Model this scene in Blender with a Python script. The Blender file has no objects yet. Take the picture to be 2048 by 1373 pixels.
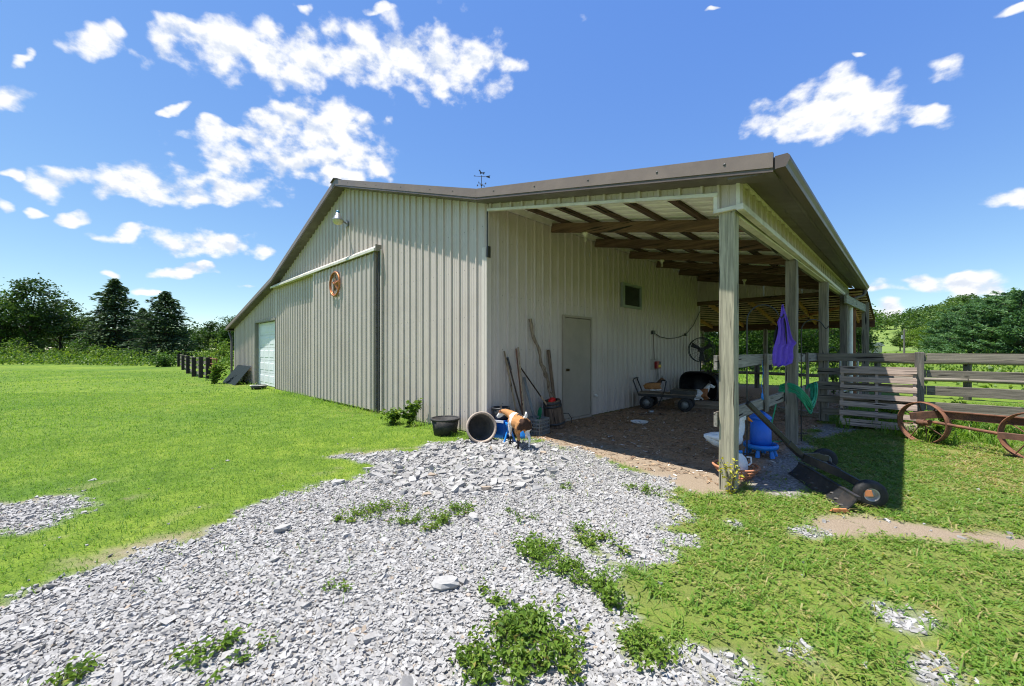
import bpy, math, random
import numpy as np
from mathutils import Vector, Matrix, noise as mnoise
R = math.radians
random.seed(7); RNG = np.random.default_rng(11)
sc = bpy.context.scene
COL = sc.collection

# ---------------------------------------------------------------- camera
cam = bpy.data.objects.new('camera', bpy.data.cameras.new('camera'))
COL.objects.link(cam); sc.camera = cam
cam.location = (4.80, -4.32, 1.40)
cam.rotation_euler = (R(90), 0, R(44.4))
cam.data.sensor_width = 36.0
cam.data.lens = 14.1
cam.data.shift_y = 0.0066
cam.data.clip_start = 0.05
cam.data.clip_end = 6000

# ---------------------------------------------------------------- sun, sky, exposure
SUN = Vector((-0.225, -0.24, 1.0)).normalized()
sun_el = math.asin(SUN.z); sun_az = math.atan2(SUN.x, SUN.y)
ld = bpy.data.lights.new('sun', 'SUN'); ld.energy = 4.3; ld.angle = R(0.53); ld.color = (1.0, 0.965, 0.90)
sun = bpy.data.objects.new('sun', ld); COL.objects.link(sun)
sun.rotation_euler = SUN.to_track_quat('Z', 'Y').to_euler(); sun.location = SUN * 60
world = bpy.data.worlds.new('World'); sc.world = world; world.use_nodes = True
# cumulus in view: two vectors per cloud span its width and height on the sky sphere
CLOUDS = [(1.67,6.7,0,8.35,-8.53,15.95),(2.33,12.59,0,9.36,-9.55,17.72),(2.67,7.34,0,9.55,-9.75,19.2),(4.07,7.06,0,7,-7.15,13.61),(3.66,5.15,0,6.59,-6.73,13.26),(8.93,9.64,0,16.32,-16.67,32.82),(9.61,13.18,0,17.51,-17.88,38.61),(4.37,38.92,0,22.42,-22.89,40.47),(-0.29,31.59,0,19.8,-20.22,36.49),(-9.75,109.81,0,40.09,-40.94,77.62),(-3.8,39.48,0,16.43,-16.78,38.05),(4.86,49.94,0,40.21,-41.06,96.03),(3.21,11.54,0,9.35,-9.54,23.04),(2.54,12.56,0,14.2,-14.5,37.86),(3.54,9.14,0,6.78,-6.92,17.86),(7.28,14.86,0,7.08,-7.23,20.8),(1.84,5.96,0,7.28,-7.43,21.95),(3.61,8.51,0,9.08,-9.28,29.33),(1.53,9.1,0,7.4,-7.56,26.1),(0.62,10.11,0,10,-10.21,35.26),(0.29,18.43,0,12.49,-12.75,42.1),(-2.12,35.16,0,11.77,-12.02,39.68),(1.57,12.26,0,12.9,-13.18,48.49),(-8.35,84.53,0,34.31,-35.04,110.78),(-11.26,106.11,0,16.46,-16.81,66.19),(-7.82,99.54,0,22.35,-22.83,91.51),(-1.82,51.64,0,12.81,-13.08,55.41),(0.56,19.76,0,13.31,-13.59,66.92),(1.6,11.19,0,6.82,-6.96,36.86),(6.14,24.2,0,10.2,-10.42,59.96),(2.16,23.1,0,12.13,-12.38,88.54),(6.39,45.86,0,16.31,-16.66,114.03),(7.94,38.36,0,18.86,-19.26,162.57),(2.69,60.34,0,14.08,-14.38,137.95),(0.94,89.88,0,16.63,-16.99,127.12),(12.56,1.62,0,7.94,-8.11,19.17),(13.83,1.03,0,9.43,-9.63,21.21),(19.28,3.62,0,12.72,-12.99,33.13),(26.94,0.87,0,12.61,-12.87,29.79),(29.18,-0.91,0,21.78,-22.24,52.22),(42.21,-1.82,0,28.86,-29.48,59.08),(80.89,4.59,0,70.37,-71.86,135.57),(34.28,-3.89,0,13.24,-13.52,50.25),(22.9,-0.15,0,7.45,-7.6,63.22),(20.35,-1.45,0,5.75,-5.87,50.71),(37.62,0.97,0,11.73,-11.98,110.21),(25.29,0.48,0,3.15,-3.22,50.2),(40.36,-0.52,0,4.68,-4.78,81.35),(16.36,47.87,0,56.25,-57.44,94.12),(21,40.54,0,64.31,-65.67,108.41),(58.61,-7.52,0,54.7,-55.86,91.53),(53.99,17.67,0,109.98,-112.3,186.76)]
def build_world():
    nt = world.node_tree; N = nt.nodes; L = nt.links; N.clear()
    def nd(t, **k):
        n = N.new(t)
        for a, v in k.items(): setattr(n, a, v)
        return n
    def math_(op, a, b=None, c=None):
        n = nd('ShaderNodeMath', operation=op)
        for i, v in enumerate((a, b, c)):
            if v is None: continue
            if isinstance(v, (int, float)): n.inputs[i].default_value = v
            else: L.new(v, n.inputs[i])
        return n.outputs[0]
    sky = nd('ShaderNodeTexSky', sky_type='NISHITA')
    sky.sun_disc = False; sky.sun_elevation = sun_el; sky.sun_rotation = sun_az
    sky.altitude = 3000; sky.air_density = 0.8; sky.dust_density = 0.0; sky.ozone_density = 5.0
    # even out the fall-off towards the horizon channel by channel (deep, even summer blue)
    sv = nd('ShaderNodeSeparateColor'); L.new(sky.outputs[0], sv.inputs[0])
    def chan(i, k, p): return math_('MULTIPLY', math_('POWER', math_('MULTIPLY', sv.outputs[i], .15), p), k / .15)
    cc = nd('ShaderNodeCombineColor')
    for i, k, p in ((0, .80, .98), (1, .645, .77), (2, .52, .28)): L.new(chan(i, k, p), cc.inputs[i])
    tc = nd('ShaderNodeTexCoord')
    sep = nd('ShaderNodeSeparateXYZ'); L.new(tc.outputs['Generated'], sep.inputs[0])
    az = math_('MULTIPLY', math_('ARCTAN2', sep.outputs[0], sep.outputs[1]), 180 / math.pi)
    el = math_('MULTIPLY', math_('ARCSINE', sep.outputs[2]), 180 / math.pi)
    comb = nd('ShaderNodeCombineXYZ'); L.new(az, comb.inputs[0]); L.new(el, comb.inputs[1])
    # domain warp + billow noise on the unit direction
    def noise(scale, detail, rough, off=(0, 0, 0)):
        n = nd('ShaderNodeTexNoise'); n.inputs['Scale'].default_value = scale
        n.inputs['Detail'].default_value = detail; n.inputs['Roughness'].default_value = rough
        m = nd('ShaderNodeMapping'); m.inputs['Scale'].default_value = (1, 1, 1.5); m.inputs['Location'].default_value = off
        L.new(tc.outputs['Generated'], m.inputs[0]); L.new(m.outputs[0], n.inputs['Vector'])
        return n
    wn = noise(11, 3, .5)
    sub = nd('ShaderNodeVectorMath', operation='SUBTRACT'); L.new(wn.outputs['Color'], sub.inputs[0]); sub.inputs[1].default_value = (.5, .5, .5)
    mul = nd('ShaderNodeVectorMath', operation='SCALE'); L.new(sub.outputs[0], mul.inputs[0]); mul.inputs['Scale'].default_value = .075
    add = nd('ShaderNodeVectorMath', operation='ADD'); L.new(tc.outputs['Generated'], add.inputs[0]); L.new(mul.outputs[0], add.inputs[1])
    acc = None
    for c in CLOUDS:
        q = []
        for k in (0, 3):
            d = nd('ShaderNodeVectorMath', operation='DOT_PRODUCT'); L.new(add.outputs[0], d.inputs[0]); d.inputs[1].default_value = c[k:k + 3]; q.append(d.outputs['Value'])
        v = math_('MULTIPLY_ADD', q[0], q[0], math_('MULTIPLY', q[1], q[1]))
        acc = v if acc is None else math_('SMOOTH_MIN', acc, v, .25)
    acc = math_('MULTIPLY', math_('SUBTRACT', 1.0, acc), .62)
    # the same fair-weather cumulus goes on all round: scattered patches wherever no cloud is listed
    wide = noise(4.2, 2, .5)
    patch = math_('MULTIPLY', math_('SUBTRACT', wide.outputs['Fac'], .60), 6.0)
    aw = math_('ABSOLUTE', math_('ADD', az, 44.4))
    aw = math_('MINIMUM', aw, math_('SUBTRACT', 360.0, aw))
    out_ = math_('MAXIMUM', math_('SUBTRACT', aw, 58.0), math_('SUBTRACT', el, 42.0))
    patch = math_('MINIMUM', patch, math_('MULTIPLY', out_, .12))
    acc = math_('MAXIMUM', acc, patch)
    acc = math_('MINIMUM', acc, .62)
    fb = noise(24, 8, .56)
    fb2 = noise(7, 3, .5)
    vo = nd('ShaderNodeTexVoronoi', feature='SMOOTH_F1'); vo.inputs['Scale'].default_value = 30; vo.inputs['Smoothness'].default_value = .7
    wv = nd('ShaderNodeVectorMath', operation='SCALE'); L.new(sub.outputs[0], wv.inputs[0]); wv.inputs['Scale'].default_value = .05
    av = nd('ShaderNodeVectorMath', operation='ADD'); L.new(tc.outputs['Generated'], av.inputs[0]); L.new(wv.outputs[0], av.inputs[1]); L.new(av.outputs[0], vo.inputs['Vector'])
    f = math_('MULTIPLY', math_('SUBTRACT', fb.outputs['Fac'], .5), 1.9)
    f = math_('ADD', f, math_('MULTIPLY', math_('SUBTRACT', .42, vo.outputs['Distance']), .9))
    dens = math_('ADD', math_('ADD', acc, .07), f)
    dens = math_('ADD', dens, math_('MULTIPLY', math_('SUBTRACT', fb2.outputs['Fac'], .5), .9))
    mr = nd('ShaderNodeMapRange', interpolation_type='SMOOTHSTEP')
    mr.inputs[1].default_value = -.06; mr.inputs[2].default_value = .68
    L.new(dens, mr.inputs[0])
    # thin veil at the cloud rims, slightly grey undersides from optical thickness
    fb3 = noise(24, 5, .5, (0, 0, .02))
    df = math_('SUBTRACT', fb3.outputs['Fac'], fb.outputs['Fac'])
    shade = nd('ShaderNodeMapRange', interpolation_type='SMOOTHSTEP'); L.new(math_('ADD', math_('MULTIPLY', df, -1.6), math_('MULTIPLY', fb2.outputs['Fac'], .55)), shade.inputs[0])
    shade.inputs[1].default_value = .02; shade.inputs[2].default_value = .36; shade.inputs[3].default_value = 0; shade.inputs[4].default_value = 1
    cm = nd('ShaderNodeMix', data_type='RGBA'); L.new(shade.outputs[0], cm.inputs[0])
    cm.inputs[6].default_value = (2.45, 2.65, 3.0, 1); cm.inputs[7].default_value = (3.3, 3.33, 3.38, 1)
    mx = nd('ShaderNodeMix', data_type='RGBA'); L.new(mr.outputs[0], mx.inputs[0])
    L.new(cc.outputs[0], mx.inputs[6]); L.new(cm.outputs[2], mx.inputs[7])
    bg = nd('ShaderNodeBackground'); bg.inputs[1].default_value = 0.15
    L.new(mx.outputs[2], bg.inputs[0])
    out = nd('ShaderNodeOutputWorld'); L.new(bg.outputs[0], out.inputs[0])
build_world()
world.cycles.sampling_method = 'MANUAL'; world.cycles.sample_map_resolution = 256
vs = sc.view_settings
vs.view_transform = 'Standard'; vs.look = 'None'; vs.gamma = 1; vs.exposure = 1.08
sc.render.engine = 'CYCLES'
sc.cycles.max_bounces = 7; sc.cycles.diffuse_bounces = 5; sc.cycles.transparent_max_bounces = 12
sc.cycles.use_denoising = True; sc.cycles.denoising_prefilter = 'FAST'; sc.cycles.filter_width = 1.1
sc.cycles.sample_clamp_indirect = 6

# ---------------------------------------------------------------- materials
MATS = {}
def principled(name):
    m = bpy.data.materials.new(name); m.use_nodes = True
    nt = m.node_tree; b = nt.nodes['Principled BSDF']
    return m, nt, b
def ramp(nt, fac, stops):
    r = nt.nodes.new('ShaderNodeValToRGB'); cr = r.color_ramp
    while len(cr.elements) > 1: cr.elements.remove(cr.elements[-1])
    cr.elements[0].position = stops[0][0]; cr.elements[0].color = (*stops[0][1], 1)
    for p, c in stops[1:]:
        e = cr.elements.new(p); e.color = (*c, 1)
    nt.links.new(fac, r.inputs[0]); return r.outputs[0]
def texco(nt, scale=(1, 1, 1), kind='Object'):
    tc = nt.nodes.new('ShaderNodeTexCoord'); m = nt.nodes.new('ShaderNodeMapping')
    m.inputs['Scale'].default_value = scale
    nt.links.new(tc.outputs[kind], m.inputs[0]); return m.outputs[0]
def nz(nt, vec, scale, detail=4, rough=.55, dist=0):
    n = nt.nodes.new('ShaderNodeTexNoise'); n.inputs['Scale'].default_value = scale
    n.inputs['Detail'].default_value = detail; n.inputs['Roughness'].default_value = rough
    n.inputs['Distortion'].default_value = dist
    if vec is not None: nt.links.new(vec, n.inputs['Vector'])
    return n.outputs['Fac']
def bump(nt, b, h, strength=.3, dist=.01):
    n = nt.nodes.new('ShaderNodeBump'); n.inputs['Strength'].default_value = strength; n.inputs['Distance'].default_value = dist
    nt.links.new(h, n.inputs['Height']); nt.links.new(n.outputs[0], b.inputs['Normal'])
def mixc(nt, fac, a, b, mode='MIX'):
    n = nt.nodes.new('ShaderNodeMix'); n.data_type = 'RGBA'; n.blend_type = mode
    for i, v in ((0, fac), (6, a), (7, b)):
        if isinstance(v, (int, float)): n.inputs[i].default_value = v
        elif isinstance(v, tuple): n.inputs[i].default_value = (*v, 1)
        else: nt.links.new(v, n.inputs[i])
    return n.outputs[2]
def rand_info(nt):
    return nt.nodes.new('ShaderNodeObjectInfo').outputs['Random']
def mat_plain(name, c, rough=.5, metal=0, var=.12, scale=14, bmp=.08, c2=None, spec=.5, streak=None, objvar=0):
    """base colour mottled by noise; c2 = stain/dirt/rust colour that shows in patches"""
    m, nt, b = principled(name)
    v = texco(nt, streak or (1, 1, 1))
    n1 = nz(nt, v, scale, 6, .6)
    lo = tuple(x * (1 - var) for x in c); hi = tuple(min(1, x * (1 + var)) for x in c)
    colr = ramp(nt, n1, [(.3, lo), (.7, hi)])
    if c2:
        n2 = nz(nt, v, scale * .35, 7, .68)
        f = ramp(nt, n2, [(.47, (0, 0, 0)), (.68, (1, 1, 1))])
        colr = mixc(nt, f, colr, c2)
    if objvar:
        rr = ramp(nt, rand_info(nt), [(0, (1 - objvar,) * 3), (1, (1 + objvar,) * 3)])
        colr = mixc(nt, 1.0, colr, rr, 'MULTIPLY')
    nt.links.new(colr, b.inputs['Base Color'])
    rr = nt.nodes.new('ShaderNodeMapRange'); nt.links.new(n1, rr.inputs[0])
    rr.inputs[3].default_value = max(.02, rough - .12); rr.inputs[4].default_value = min(1, rough + .12)
    nt.links.new(rr.outputs[0], b.inputs['Roughness'])
    b.inputs['Metallic'].default_value = metal; b.inputs['Specular IOR Level'].default_value = spec
    if bmp: bump(nt, b, n1, bmp, .01)
    MATS[name] = m; return m
def mat_wood(name, c1, c2, axis=2, knots=True, rough=.85, dark=(.02, .017, .014), bmp=.5, objvar=.22):
    """sawn timber: grain stretched along axis, cracks and knots; colours vary from board to board"""
    m, nt, b = principled(name)
    sc_ = [1, 1, 1]; sc_[axis] = .045
    tc = nt.nodes.new('ShaderNodeTexCoord')
    # shift the pattern for each board so no two are alike
    off = nt.nodes.new('ShaderNodeVectorMath'); off.operation = 'ADD'
    cmb = nt.nodes.new('ShaderNodeMath'); cmb.operation = 'MULTIPLY'; cmb.inputs[1].default_value = 37.0
    nt.links.new(rand_info(nt), cmb.inputs[0])
    nt.links.new(tc.outputs['Object'], off.inputs[0]); nt.links.new(cmb.outputs[0], off.inputs[1])
    mp = nt.nodes.new('ShaderNodeMapping'); mp.inputs['Scale'].default_value = sc_; nt.links.new(off.outputs[0], mp.inputs[0])
    g = nz(nt, mp.outputs[0], 55, 5, .6, .6)
    g2 = nz(nt, mp.outputs[0], 14, 4, .6, 1.0)
    base = ramp(nt, g2, [(.3, c2), (.68, c1)])
    fine = ramp(nt, g, [(.32, (.55, .55, .55)), (.6, (1.08, 1.08, 1.08))])
    colr = mixc(nt, 1.0, base, fine, 'MULTIPLY')
    crack = ramp(nt, nz(nt, mp.outputs[0], 26, 2, .5, .3), [(.335, (1, 1, 1)), (.36, (0, 0, 0))])
    colr = mixc(nt, crack, colr, dark)
    if knots:
        k = nt.nodes.new('ShaderNodeTexVoronoi'); k.inputs['Scale'].default_value = 2.3
        s2 = [1.4, 1.4, 1.4]; s2[axis] = .8
        mk = nt.nodes.new('ShaderNodeMapping'); mk.inputs['Scale'].default_value = s2
        nt.links.new(off.outputs[0], mk.inputs[0]); nt.links.new(mk.outputs[0], k.inputs['Vector'])
        kf = ramp(nt, k.outputs['Distance'], [(.05, (1, 1, 1)), (.095, (0, 0, 0))])
        colr = mixc(nt, kf, colr, tuple(x * .35 for x in c2))
    ov = ramp(nt, rand_info(nt), [(0, (1 - objvar,) * 3), (1, (1 + objvar,) * 3)])
    colr = mixc(nt, 1.0, colr, ov, 'MULTIPLY')
    nt.links.new(colr, b.inputs['Base Color']); b.inputs['Roughness'].default_value = rough
    b.inputs['Specular IOR Level'].default_value = .25
    bump(nt, b, g, bmp, .006)
    MATS[name] = m; return m
def mat_leaf(name, stops, transl=.35, rough=.55, attr=True):
    """leaf / grass: colour from the per-leaf attribute, part of the light passes through"""
    m, nt, b = principled(name)
    if attr:
        a = nt.nodes.new('ShaderNodeAttribute'); a.attribute_name = 'tone'; fac = a.outputs['Fac']
    else: fac = rand_info(nt)
    colr = ramp(nt, fac, stops)
    ov = ramp(nt, rand_info(nt), [(0, (.82, .86, .84)), (1, (1.16, 1.12, 1.1))])
    colr = mixc(nt, 1.0, colr, ov, 'MULTIPLY')
    nt.links.new(colr, b.inputs['Base Color']); b.inputs['Roughness'].default_value = rough
    b.inputs['Specular IOR Level'].default_value = .3
    t = nt.nodes.new('ShaderNodeBsdfTranslucent')
    bright = mixc(nt, 1.0, colr, (1.25, 1.25, .6), 'MULTIPLY'); nt.links.new(bright, t.inputs[0])
    mx = nt.nodes.new('ShaderNodeMixShader'); mx.inputs[0].default_value = transl
    nt.links.new(b.outputs[0], mx.inputs[1]); nt.links.new(t.outputs[0], mx.inputs[2])
    nt.links.new(mx.outputs[0], nt.nodes['Material Output'].inputs[0])
    MATS[name] = m; return m

# ---------------------------------------------------------------- objects
def tag(o, label=None, cat=None, group=None, kind=None):
    if label: o['label'] = label
    if cat: o['category'] = cat
    if group: o['group'] = group
    if kind: o['kind'] = kind
    return o
def empty(name, loc=(0, 0, 0), rz=0, label=None, cat=None, group=None):
    o = bpy.data.objects.new(name, None); COL.objects.link(o)
    o.location = loc; o.rotation_euler = (0, 0, rz); o.empty_display_size = .1
    return tag(o, label, cat, group)
def link(name, me, mat=None, parent=None, loc=None, rot=None):
    o = bpy.data.objects.new(name, me); COL.objects.link(o)
    if mat is not None and not me.materials:
        me.materials.append(MATS[mat] if isinstance(mat, str) else mat)
    if parent is not None: o.parent = parent
    if loc is not None: o.location = loc
    if rot is not None: o.rotation_euler = rot
    return o
def copy_tree(o, parent=None):
    c = o.copy(); COL.objects.link(c); c.parent = parent
    for ch in list(o.children): copy_tree(ch, c)
    return c
def frame(d, up=(0, 0, 1)):
    z = Vector(d).normalized(); u = Vector(up)
    if abs(z.dot(u)) > .98: u = Vector((1, 0, 0)) if abs(z.x) < .9 else Vector((0, 1, 0))
    x = u.cross(z).normalized(); y = z.cross(x)
    return x, y, z
class MB:
    def __init__(s): s.v = []; s.f = []; s.sm = []
    def add(s, vs, fs, smooth=False):
        n = len(s.v); s.v += [tuple(p) for p in vs]
        s.f += [tuple(i + n for i in f) for f in fs]; s.sm += [smooth] * len(fs); return s
    def box(s, lo, hi):
        x0, y0, z0 = lo; x1, y1, z1 = hi
        return s.add([(x0,y0,z0),(x1,y0,z0),(x1,y1,z0),(x0,y1,z0),(x0,y0,z1),(x1,y0,z1),(x1,y1,z1),(x0,y1,z1)],
            [(0,3,2,1),(4,5,6,7),(0,1,5,4),(1,2,6,5),(2,3,7,6),(3,0,4,7)])
    def beam(s, p0, p1, w, h, up=(0, 0, 1), w1=None, h1=None):
        """bar from p0 to p1, w across, h along 'up'"""
        p0, p1 = Vector(p0), Vector(p1); x, y, z = frame(p1 - p0, up); vs = []
        for p, ww, hh in ((p0, w, h), (p1, w1 or w, h1 or h)):
            for a, b in ((-1,-1),(1,-1),(1,1),(-1,1)): vs.append(p + x * (a * ww / 2) + y * (b * hh / 2))
        return s.add(vs, [(0,3,2,1),(4,5,6,7),(0,1,5,4),(1,2,6,5),(2,3,7,6),(3,0,4,7)])
    def tube(s, pts, r, n=8, caps=True, smooth=True):
        pts = [Vector(p) for p in pts]; k = len(pts)
        rs = r if isinstance(r, (list, tuple)) else [r] * k
        vs = []; fs = []; up = (0, 0, 1)
        X = None
        for i, p in enumerate(pts):
            d = (pts[min(i + 1, k - 1)] - pts[max(i - 1, 0)])
            if d.length < 1e-9: d = Vector((0, 0, 1))
            d.normalize()
            if X is None: X, Y, _ = frame(d)
            else:
                X = (X - d * X.dot(d)); X = X.normalized() if X.length > 1e-6 else frame(d)[0]; Y = d.cross(X)
            for j in range(n):
                a = 2 * math.pi * j / n
                vs.append(p + X * (math.cos(a) * rs[i]) + Y * (math.sin(a) * rs[i]))
        for i in range(k - 1):
            for j in range(n):
                a, b = i * n + j, i * n + (j + 1) % n
                fs.append((a, b, b + n, a + n))
        s.add(vs, fs, smooth)
        if caps:
            s.add(vs[:n], [tuple(range(n))[::-1]]); s.add(vs[-n:], [tuple(range(n))])
        return s
    def lathe(s, prof, n=24, org=(0, 0, 0), axis=(0, 0, 1), smooth=True, arc=None):
        """prof = [(radius, height)...] turned about axis"""
        X, Y, Z = frame(axis); org = Vector(org); vs = []; fs = []; k = len(prof)
        for r, h in prof:
            for j in range(n):
                a = 2 * math.pi * j / n
                vs.append(org + X * (r * math.cos(a)) + Y * (r * math.sin(a)) + Z * h)
        for i in range(k - 1):
            for j in range(n):
                a, b = i * n + j, i * n + (j + 1) % n
                fs.append((a, b, b + n, a + n))
        return s.add(vs, fs, smooth)
    def prism(s, poly, org, ux, uy, t):
        """flat outline (list of 2-D points) extruded by t along ux x uy"""
        org, ux, uy = Vector(org), Vector(ux), Vector(uy); nrm = ux.cross(uy).normalized() * t; n = len(poly)
        a = [org + ux * x + uy * y for x, y in poly]; b = [p + nrm for p in a]
        return s.add(a + b, [tuple(range(n))[::-1], tuple(range(n, 2 * n))] + [(i, (i + 1) % n, (i + 1) % n + n, i + n) for i in range(n)])
    def ball(s, c, r, n=12, m=8):
        rx, ry, rz = r if isinstance(r, (tuple, list)) else (r, r, r); vs = []; fs = []
        for i in range(m + 1):
            t = math.pi * i / m
            for j in range(n):
                a = 2 * math.pi * j / n
                vs.append((c[0] + rx * math.sin(t) * math.cos(a), c[1] + ry * math.sin(t) * math.sin(a), c[2] + rz * math.cos(t)))
        for i in range(m):
            for j in range(n):
                a, b = i * n + j, i * n + (j + 1) % n
                fs.append((a, a + n, b + n, b))
        return s.add(vs, fs, True)
    def build(s, name, mat, parent=None, loc=None, rot=None, bevel=0, recenter=False):
        me = bpy.data.meshes.new(name); vs = s.v
        if recenter:
            c = sum((Vector(p) for p in vs), Vector()) / len(vs); vs = [Vector(p) - c for p in vs]; loc = c
        me.from_pydata([tuple(p) for p in vs], [], s.f)
        me.polygons.foreach_set('use_smooth', s.sm); me.update()
        o = link(name, me, mat, parent, loc, rot)
        if bevel:
            b = o.modifiers.new('edge', 'BEVEL'); b.width = bevel; b.segments = 1; b.limit_method = 'ANGLE'
        return o
def mesh_np(name, v, f, mat, smooth=False, attr=None, parent=None, per_face=True):
    """fast mesh from numpy: v (n,3), f (m,k) with k = 3 or 4; attr = value per face stored as 'tone'"""
    me = bpy.data.meshes.new(name); v = np.asarray(v, np.float32); f = np.asarray(f, np.int32); k = f.shape[1]
    me.vertices.add(len(v)); me.vertices.foreach_set('co', v.ravel())
    me.loops.add(f.size); me.loops.foreach_set('vertex_index', f.ravel())
    me.polygons.add(len(f)); me.polygons.foreach_set('loop_start', np.arange(0, f.size, k, dtype=np.int32))
    me.polygons.foreach_set('use_smooth', np.full(len(f), bool(smooth)))
    me.update(calc_edges=True)
    if attr is not None:
        a = me.attributes.new('tone', 'FLOAT', 'FACE'); a.data.foreach_set('value', np.asarray(attr, np.float32))
    return link(name, me, mat, parent)
def fbm(x, y, s=1.0, o=3, seed=0.0):
    return mnoise.fractal(Vector((x * s + seed, y * s - seed * .7, seed * 1.3)), 1.0, 2.0, o)
# ================================================================ GROUND
GRAVEL = [(1.59,-5.13),(1.48,-4.91),(1.37,-4.7),(1.13,-4.22),(1.07,-3.81),(0.49,-3.12),(0.53,-2.46),(0.23,-2.11),(-0.48,-2.08),(-0.13,-1.48),(-0.04,-0.79),(-0.03,-0.22),(0.65,0.35),(1.78,0.25),(2.8,-0.11),(3.24,-0.61),(3.45,-1.22),(3.74,-1.33),(3.55,-1.76),(3.25,-1.91),(3.48,-2.34),(3.76,-2.49),(3.86,-2.75),(4.15,-2.46),(4.27,-2.65),(4.6,-3.4),(4.6,-7),(1.2,-8)]
GRAVEL2 = [(-1.59,-5.82),(-1.17,-4.98),(-0.95,-4.62),(-0.52,-4.54),(-0.24,-4.7),(-0.23,-4.88),(-0.47,-5.56)]
STRIP = [(4.17,-0.24),(4.47,0.12),(4.92,0.35),(5.44,0.49),(6.2,0.73),(6.1,0.3),(5.38,0.08),(4.77,-0.15),(4.36,-0.44)]
GREYDIRT = [(3.19,1.77),(3.33,3.49),(3.75,3.38),(4.3,5.0),(3.99,6.53),(3.67,5.05),(3.78,2.51),(4.15,1.09),(4.1,0.23),(3.71,0.13),(3.53,0.48)]
DRYG = [(4.7,3.4),(5.3,4.6),(6.9,5.2),(6.9,2.4),(5.57,1.5),(5.12,1.61),(4.9,1.9),(4.94,2.96)]
LITTER = [(0,0.15),(0.7,0.5),(1.6,0.35),(3.3,-0.1),(3.62,0.0),(3.62,5.4),(3.9,9.4),(3.9,13.4),(-0.5,13.4),(-0.5,9.4),(0,9.4)]
TANF = [(0.9,0.25),(1.49,0.35),(2.6,0.0),(3.4,-0.3),(3.65,-0.15),(3.55,0.6),(2.58,0.8),(0.9,1.0)]
PATCHES = [(4.45,-2.02,.0),(4.78,-1.43,-.02),(4.90,-1.80,.02),(4.21,-.55,.03),(3.86,-.75,.02)]
def noise_field(x, y, s, seed, o=3):
    """numpy value noise, a few octaves, about -1..1"""
    out = np.zeros_like(x); amp = 1.0; tot = 0
    for k in range(o):
        xs = x * s + seed * 17.3; ys = y * s - seed * 9.1
        xi = np.floor(xs); yi = np.floor(ys); fx = xs - xi; fy = ys - yi
        fx = fx * fx * (3 - 2 * fx); fy = fy * fy * (3 - 2 * fy)
        def h(a, b):
            t = np.sin(a * 127.1 + b * 311.7 + seed * 74.7 + k * 13.1) * 43758.5453
            return (t - np.floor(t)) * 2 - 1
        v = (h(xi, yi) * (1 - fx) + h(xi + 1, yi) * fx) * (1 - fy) + (h(xi, yi + 1) * (1 - fx) + h(xi + 1, yi + 1) * fx) * fy
        out += v * amp; tot += amp; amp *= .5; s *= 2.1
    return out / tot
def sdist(x, y, poly):
    """signed distance to a polygon, positive inside"""
    p = np.array(poly); d = np.full(x.shape, 1e9); ins = np.zeros(x.shape, bool); n = len(p)
    for i in range(n):
        a = p[i]; b = p[(i + 1) % n]; e = b - a
        t = np.clip(((x - a[0]) * e[0] + (y - a[1]) * e[1]) / (e @ e), 0, 1)
        d = np.minimum(d, np.hypot(x - a[0] - t * e[0], y - a[1] - t * e[1]))
        c = (a[1] > y) != (b[1] > y)
        ins ^= c & (x < (b[0] - a[0]) * (y - a[1]) / (b[1] - a[1] + 1e-12) + a[0])
    return np.where(ins, d, -d)
def sstep(v, a, b):
    t = np.clip((v - a) / (b - a), 0, 1); return t * t * (3 - 2 * t)
def masks(x, y):
    n1 = noise_field(x, y, 2.2, 1) * .26 + noise_field(x, y, 8, 2) * .14
    far = np.hypot(x - 3, y) < 14
    g = np.maximum(sdist(x, y, GRAVEL), sdist(x, y, GRAVEL2)) + n1 * 1.25
    for px, py, pr in PATCHES: g = np.maximum(g, pr - np.hypot(x - px, y - py) + n1 * .6)
    gravel = sstep(g, -.15, .08) * far
    grey = sstep(sdist(x, y, GREYDIRT) + n1 * .6, -.08, .1) * far
    lit = sstep(sdist(x, y, LITTER) + n1 * .3, -.08, .08)
    edge = sstep(g, -.55, -.05) * (1 - sstep(g, -.05, .05)) * sstep(noise_field(x, y, 3.1, 33), .05, .45) * (x < 3)
    tan = np.maximum(sstep(np.maximum(sdist(x, y, TANF), sdist(x, y, STRIP) - .03) + n1 * .6, -.1, .12), edge * .8 * far)
    dry = np.clip(sstep(sdist(x, y, DRYG) + n1 * 1.4, -.3, .5) + .6 * sstep(noise_field(x, y, .55, 7), .3, .8), 0, 1)
    return gravel, grey, lit, tan, dry
def gz(x, y):
    """ground height: flat yard, a little uneven; the paddock beyond rises gently"""
    x = np.asarray(x, float); y = np.asarray(y, float)
    r = np.hypot(x, y)
    z = noise_field(x, y, .5, 3) * .018 + noise_field(x, y, 3.0, 4) * .007
    z = z - .012 * sstep(-np.hypot(x - 4.8, y + 4.3), -3.0, -1.0)
    z = z + noise_field(x, y, .045, 5) * .35 * sstep(r, 22, 60) + .9 * sstep(r, 40, 140)
    return z
def gzf(x, y): return float(gz(np.array([x]), np.array([y]))[0])

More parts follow.
